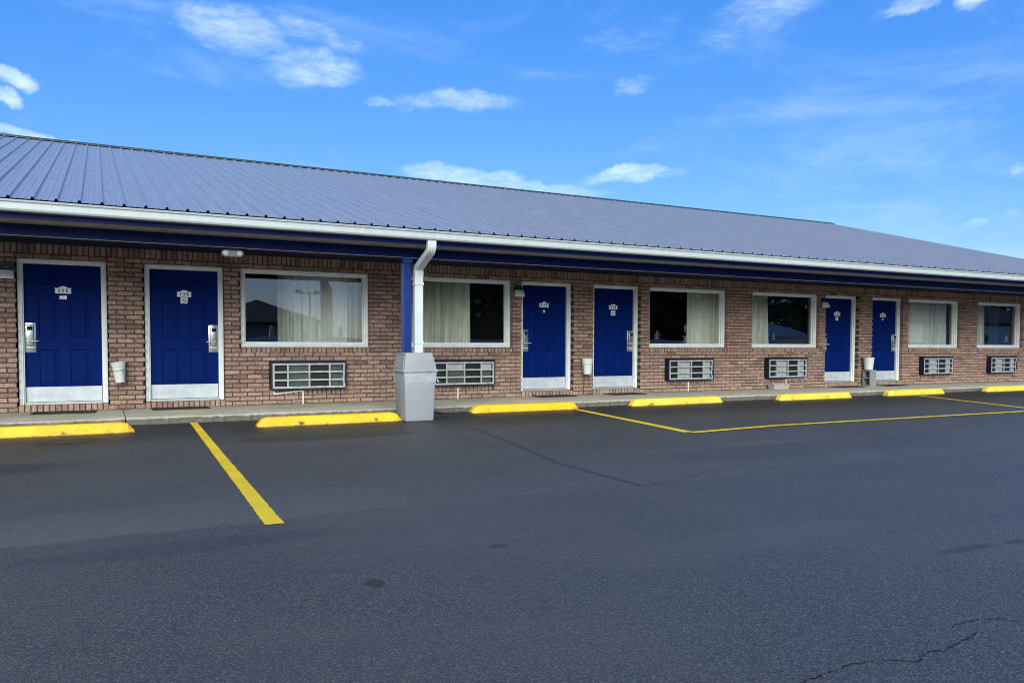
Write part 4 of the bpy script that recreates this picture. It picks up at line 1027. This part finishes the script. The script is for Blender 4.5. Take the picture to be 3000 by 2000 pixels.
def house(name, x0, x1, y0, y1, hw, hr, mw, mr, label, hip=True, wins=()):
    u = empty(name, ((x0+x1)/2, (y0+y1)/2, 0)); tag(u, label, 'house'); cx, cy = (x1-x0)/2, (y1-y0)/2
    w = MB(); w.box(-cx, cx, -cy, cy, 0, hw)
    for k in range(int(hw/.2)): w.box(-cx-.012, cx+.012, -cy-.012, cy+.012, k*.2+.01, k*.2+.09)
    w.build('wall', mw, u)
    r = MB(); e = .5; i_ = min(cx, cy)+e if hip else 0
    v = [(-cx-e,-cy-e,hw),(cx+e,-cy-e,hw),(cx+e,cy+e,hw),(-cx-e,cy+e,hw),(-cx-e+i_,0,hr),(cx+e-i_,0,hr)]
    r.mesh(v, [(0,1,5,4),(1,2,5),(2,3,4,5),(3,0,4),(3,2,1,0)]); r.box(-cx-e, cx+e, cy+e-.02, cy+e+.02, hw-.2, hw-.001); r.build('roof', mr, u)
    for wx in wins:
        q = MB(); q.box(wx-cx-.5, wx-cx+.5, cy+.013, cy+.05, .9, 2.1); q.build('window', M['black'], u)
M['grey_siding'] = mat('pale grey siding', (.34,.34,.33), .7)
house('hip_roof_house', 6.9, 14.4, -52.5, -45, 2.6, 4.45, M['grey_siding'], M['shingle'], 'dark hip-roofed house mirrored in the window beside door 116', True, (6.0,))
house('blue_roof_house', 50, 66, -56, -45, 1.95, 4.6, M['siding'], M['bluemetal'], 'white house with a blue metal roof mirrored in the window before door 119', True)
house('white_house', 64, 84, -42, -31, 3.2, 5.8, M['siding'], M['shingle'], 'white lap-sided house mirrored in the last two windows', True, (4, 9))
lp = empty('light_pole', (13.7, -44.8, 0)); tag(lp, 'tall twin-lamp light pole mirrored in the window beside door 116', 'light pole')
q = MB(); q.tube([(0,0,0),(0,0,4.9)], [.10,.06], 10); q.box(-.8,.5,-.04,.04,4.75,4.82); q.build('pole', M['grey_plastic'], lp)
for sx in (-.8,.5):
    q = MB(); q.box(sx-.2, sx+.2, -.15, .15, 4.80, 5.0); q.build('lamp_head', M['grey_plastic'], lp)
tr = empty('evergreen_tree', (20,-36,0))
rt = random.Random(11)
q = MB(); q.tube([(0,0,0),(.1,0,3),(0,.1,7),(.05,0,11)], [.32,.25,.16,.03], 10)
for k in range(14):
    a = rt.uniform(0, 6.28); z = rt.uniform(1.5, 9.5); L = 3.4*(1-z/12); q.tube([(0,0,z),(L*.5*math.cos(a),L*.5*math.sin(a),z+.2),(L*math.cos(a),L*math.sin(a),z-.1)], [.07,.05,.015], 6)
q.build('trunk', M['bark'], tr)
lf = MB()
for k in range(3200):
    z = 12*(rt.random()**1.25); rad = (3.7*(1-z/12.6))*math.sqrt(rt.random())*(1+.25*math.sin(z*3)); a = rt.uniform(0, 6.28)
    c = Vector((rad*math.cos(a), rad*math.sin(a), z+.15)); s = rt.uniform(.22, .5)
    d = Vector((rt.gauss(0,1), rt.gauss(0,1), rt.gauss(0,.5))).normalized(); e = d.cross(Vector((rt.gauss(0,1), rt.gauss(0,1), rt.gauss(0,1)))).normalized()
    lf.poly([c-d*s, c+e*s*.35, c+d*s, c-e*s*.35])
lf.build('crown', M['leaf'], tr)
spots = [(17.5,-33),(21.5,-36),(25,-33),(28.5,-37),(32,-33),(35.5,-36),(39,-33),(42.5,-38),(46,-40),(50,-62),(55,-63),(60,-62),(22.8,-33),(19.6,-41),(68,-60),(72,-60),(76,-61),(80,-60),(84,-62),(90,-60),(96,-60),(24,-42),(31,-43),(38,-44),(88,-33),(93,-40)]
for i, (x, y) in enumerate(spots):
    o = tr if i == 0 else copy_tree(tr)
    o.location = (x, y, 0); o.rotation_euler = (0,0,rt.uniform(0,6.28)); k = rt.uniform(.85, 1.25); o.scale = (k,k,k)
    tag(o, 'tall dark evergreen across the lot, mirrored in the windows', 'tree', 'evergreens across the lot')

# ------------------------------------------------------------------ camera
cam = bpy.data.cameras.new('camera'); co = bpy.data.objects.new('camera', cam); COL.objects.link(co)
F = Vector((.46437042,.88471366,-.04051984)); RT = Vector((.88550106,-.46462432,.00348025)); DN = Vector((-.01574748,-.03749649,-.99917267))
m = Matrix((RT, -DN, -F)).transposed().to_4x4(); m.translation = Vector((0, -13.17603777, H)); co.matrix_world = m
cam.sensor_width = 36; cam.lens = 27.6; cam.shift_y = 101.25581576/3000; cam.clip_end = 2000; cam.clip_start = .05
S.camera = co

# ------------------------------------------------------------------ sun and sky
SUN_EL, SUN_AZ = R(30), R(203)      # azimuth from +y clockwise: behind the photographer's left
sd = bpy.data.lights.new('sun', 'SUN'); so_ = bpy.data.objects.new('sun', sd); COL.objects.link(so_)
sd.energy = 3.0; sd.angle = R(50); sd.color = (.95, .96, .80)
dirv = Vector((math.sin(SUN_AZ)*math.cos(SUN_EL), math.cos(SUN_AZ)*math.cos(SUN_EL), math.sin(SUN_EL)))
so_.rotation_euler = dirv.to_track_quat('Z', 'Y').to_euler()
W = bpy.data.worlds.new('World'); S.world = W; W.use_nodes = True; t = NT(W.node_tree); bg = W.node_tree.nodes['Background']
sky = t.n('ShaderNodeTexSky', sky_type='NISHITA'); sky.sun_disc = False; sky.sun_elevation = SUN_EL; sky.sun_rotation = SUN_AZ
sky.air_density = 1.0; sky.dust_density = .3; sky.ozone_density = 2.5; sky.altitude = 100
tcw = t.n('ShaderNodeTexCoord').outputs['Generated']
skyc = t.n('ShaderNodeHueSaturation'); skyc.inputs['Saturation'].default_value = 1.15; skyc.inputs['Value'].default_value = .94; t.l(t.mix(.40, sky.outputs[0], (0.80, 2.55, 8.2)), skyc.inputs['Color'])
CLOUDS = [(16.621, -2.2, -0.747, -5.713, 15.928, -40.079, .80), (38.057, -1.406, -7.695, -26.123, 32.577, -76.321, 0.55), (15.523, -2.984, -2.462, -11.912, 26.096, -59.537, 0.55), (29.353, -1.413, -1.587, -42.302, 79.184, -204.928, 0.4), (18.688, -4.792, 0.908, 1.588, 15.875, -47.511, 0.72), (31.995, -9.222, 2.311, 9.386, 38.565, -124.438, 0.7), (84.373, -29.711, 4.605, 16.544, 51.451, -164.557, 0.28), (54.035, -18.845, 2.717, 12.532, 39.118, -139.302, 0.75), (12.356, -5.729, 1.191, 15.318, 19.72, -80.353, 0.6), (42.962, 4.163, -2.666, -27.738, 31.752, -119.852, 1.0), (78.61, 7.36, -2.636, -26.909, 33.515, -135.975, 0.95), (22.898, 1.429, 0.424, -21.258, 36.077, -166.75, 0.95), (12.442, -9.64, 1.189, 18.785, 10.744, -51.514, 0.4), (10.899, -11.866, 1.954, 18.05, 2.864, -37.367, 0.6), (19.049, -24.396, -2.927, 44.197, 17.634, -121.131, 0.65), (35.631, -57.246, 1.981, 42.581, 0.513, -97.487, 0.95), (30.315, -23.089, 2.067, 25.669, 16.188, -87.978, 0.6), (41.453, -37.349, 10.537, 83.133, 13.368, -186.948, 0.35), (15.517, -6.778, -0.569, 3.029, 18.129, -85.063, 0.85), (12.511, -6.794, -1.473, 0.655, 25.786, -116.16, 0.75), (15.192, -11.527, 2.76, 28.698, 6.224, -102.58, 0.95), (24.923, -21.04, 3.166, 49.028, 13.674, -188.12, 0.5), (49.137, -89.835, 9.344, 37.985, -9.63, -153.147, 0.75), (8.246, -14.741, 4.746, 29.826, -17.815, -101.069, 0.35), (27.492, -44.177, 1.308, 39.487, -3.084, -234.049, 0.55), (58.49, -103.383, 4.457, 43.026, -7.167, -239.317, 0.55), (85.232, -24.268, 4.526, 4.346, 17.699, -80.265, 0.3), (93.931, -139.702, -25.523, 47.054, 23.162, -185.838, 0.3), (32.522, -7.03, 5.283, 29.53, 52.805, -248.469, 0.25)]
def vdot(vec, a):
    x = t.n('ShaderNodeVectorMath', operation='DOT_PRODUCT'); t.l(vec, x.inputs[0]); x.inputs[1].default_value = a; return x.outputs['Value']
# warp the direction a little so cloud outlines are ragged
wn = t.n('ShaderNodeTexNoise'); wn.inputs['Scale'].default_value = 8; wn.inputs['Detail'].default_value = 6; wn.inputs['Roughness'].default_value = .65; t.l(tcw, wn.inputs['Vector'])
ws1 = t.n('ShaderNodeVectorMath', operation='SUBTRACT'); t.l(wn.outputs['Color'], ws1.inputs[0]); ws1.inputs[1].default_value = (.5,.5,.5)
wsc = t.n('ShaderNodeVectorMath', operation='SCALE'); t.l(ws1.outputs[0], wsc.inputs[0]); wsc.inputs['Scale'].default_value = .055
wa = t.n('ShaderNodeVectorMath', operation='ADD'); t.l(tcw, wa.inputs[0]); t.l(wsc.outputs[0], wa.inputs[1]); wv = wa.outputs[0]
tot = None
for (ax, ay, az, bx, by, bz, stg) in CLOUDS:
    u = vdot(wv, (ax,ay,az)); v = vdot(wv, (bx,by,bz))
    r2 = t.math('ADD', t.math('MULTIPLY', u, u), t.math('MULTIPLY', v, v))
    k = t.math('MULTIPLY', t.maprange(r2, 2.7, 0.0), stg)
    tot = k if tot is None else t.math('MAXIMUM', tot, k)
mp = t.n('ShaderNodeMapping'); mp.inputs['Scale'].default_value = (1, 1, 3.2); mp.inputs['Rotation'].default_value = (0,.15,0); t.l(tcw, mp.inputs[0])
fb = t.noise(mp.outputs[0], 9, 11, .64, .35); fb3 = t.noise(mp.outputs[0], 34, 8, .66, .3); fb2 = t.noise(mp.outputs[0], 4.0, 6, .6, .4)
dens = t.math('ADD', tot, t.math('ADD', t.math('MULTIPLY', t.math('SUBTRACT', fb, .53), 1.9), t.math('MULTIPLY', t.math('SUBTRACT', fb3, .5), .9)))
dens = t.math('MULTIPLY', t.math('MULTIPLY', t.maprange(dens, .05, 1.75), t.maprange(tot, .0, .7)), .78)
veil = t.math('MULTIPLY', t.maprange(fb2, .48, .80), .18)
dens = t.math('MAXIMUM', dens, veil)
colr = t.mix(t.math('MULTIPLY', dens, .93), skyc.outputs[0], (7.6, 8.8, 10.6))
t.l(colr, bg.inputs['Color']); bg.inputs['Strength'].default_value = .085
# ------------------------------------------------------------------ render settings
S.render.engine = 'CYCLES'; S.cycles.pixel_filter_type = 'BLACKMAN_HARRIS'; S.cycles.filter_width = 1.05; S.cycles.use_denoising = True; S.cycles.max_bounces = 8; S.cycles.transparent_max_bounces = 12
S.view_settings.view_transform = 'Standard'; S.view_settings.look = 'None'; S.view_settings.exposure = .96; S.view_settings.gamma = 1
S.render.resolution_x = 1024; S.render.resolution_y = 682
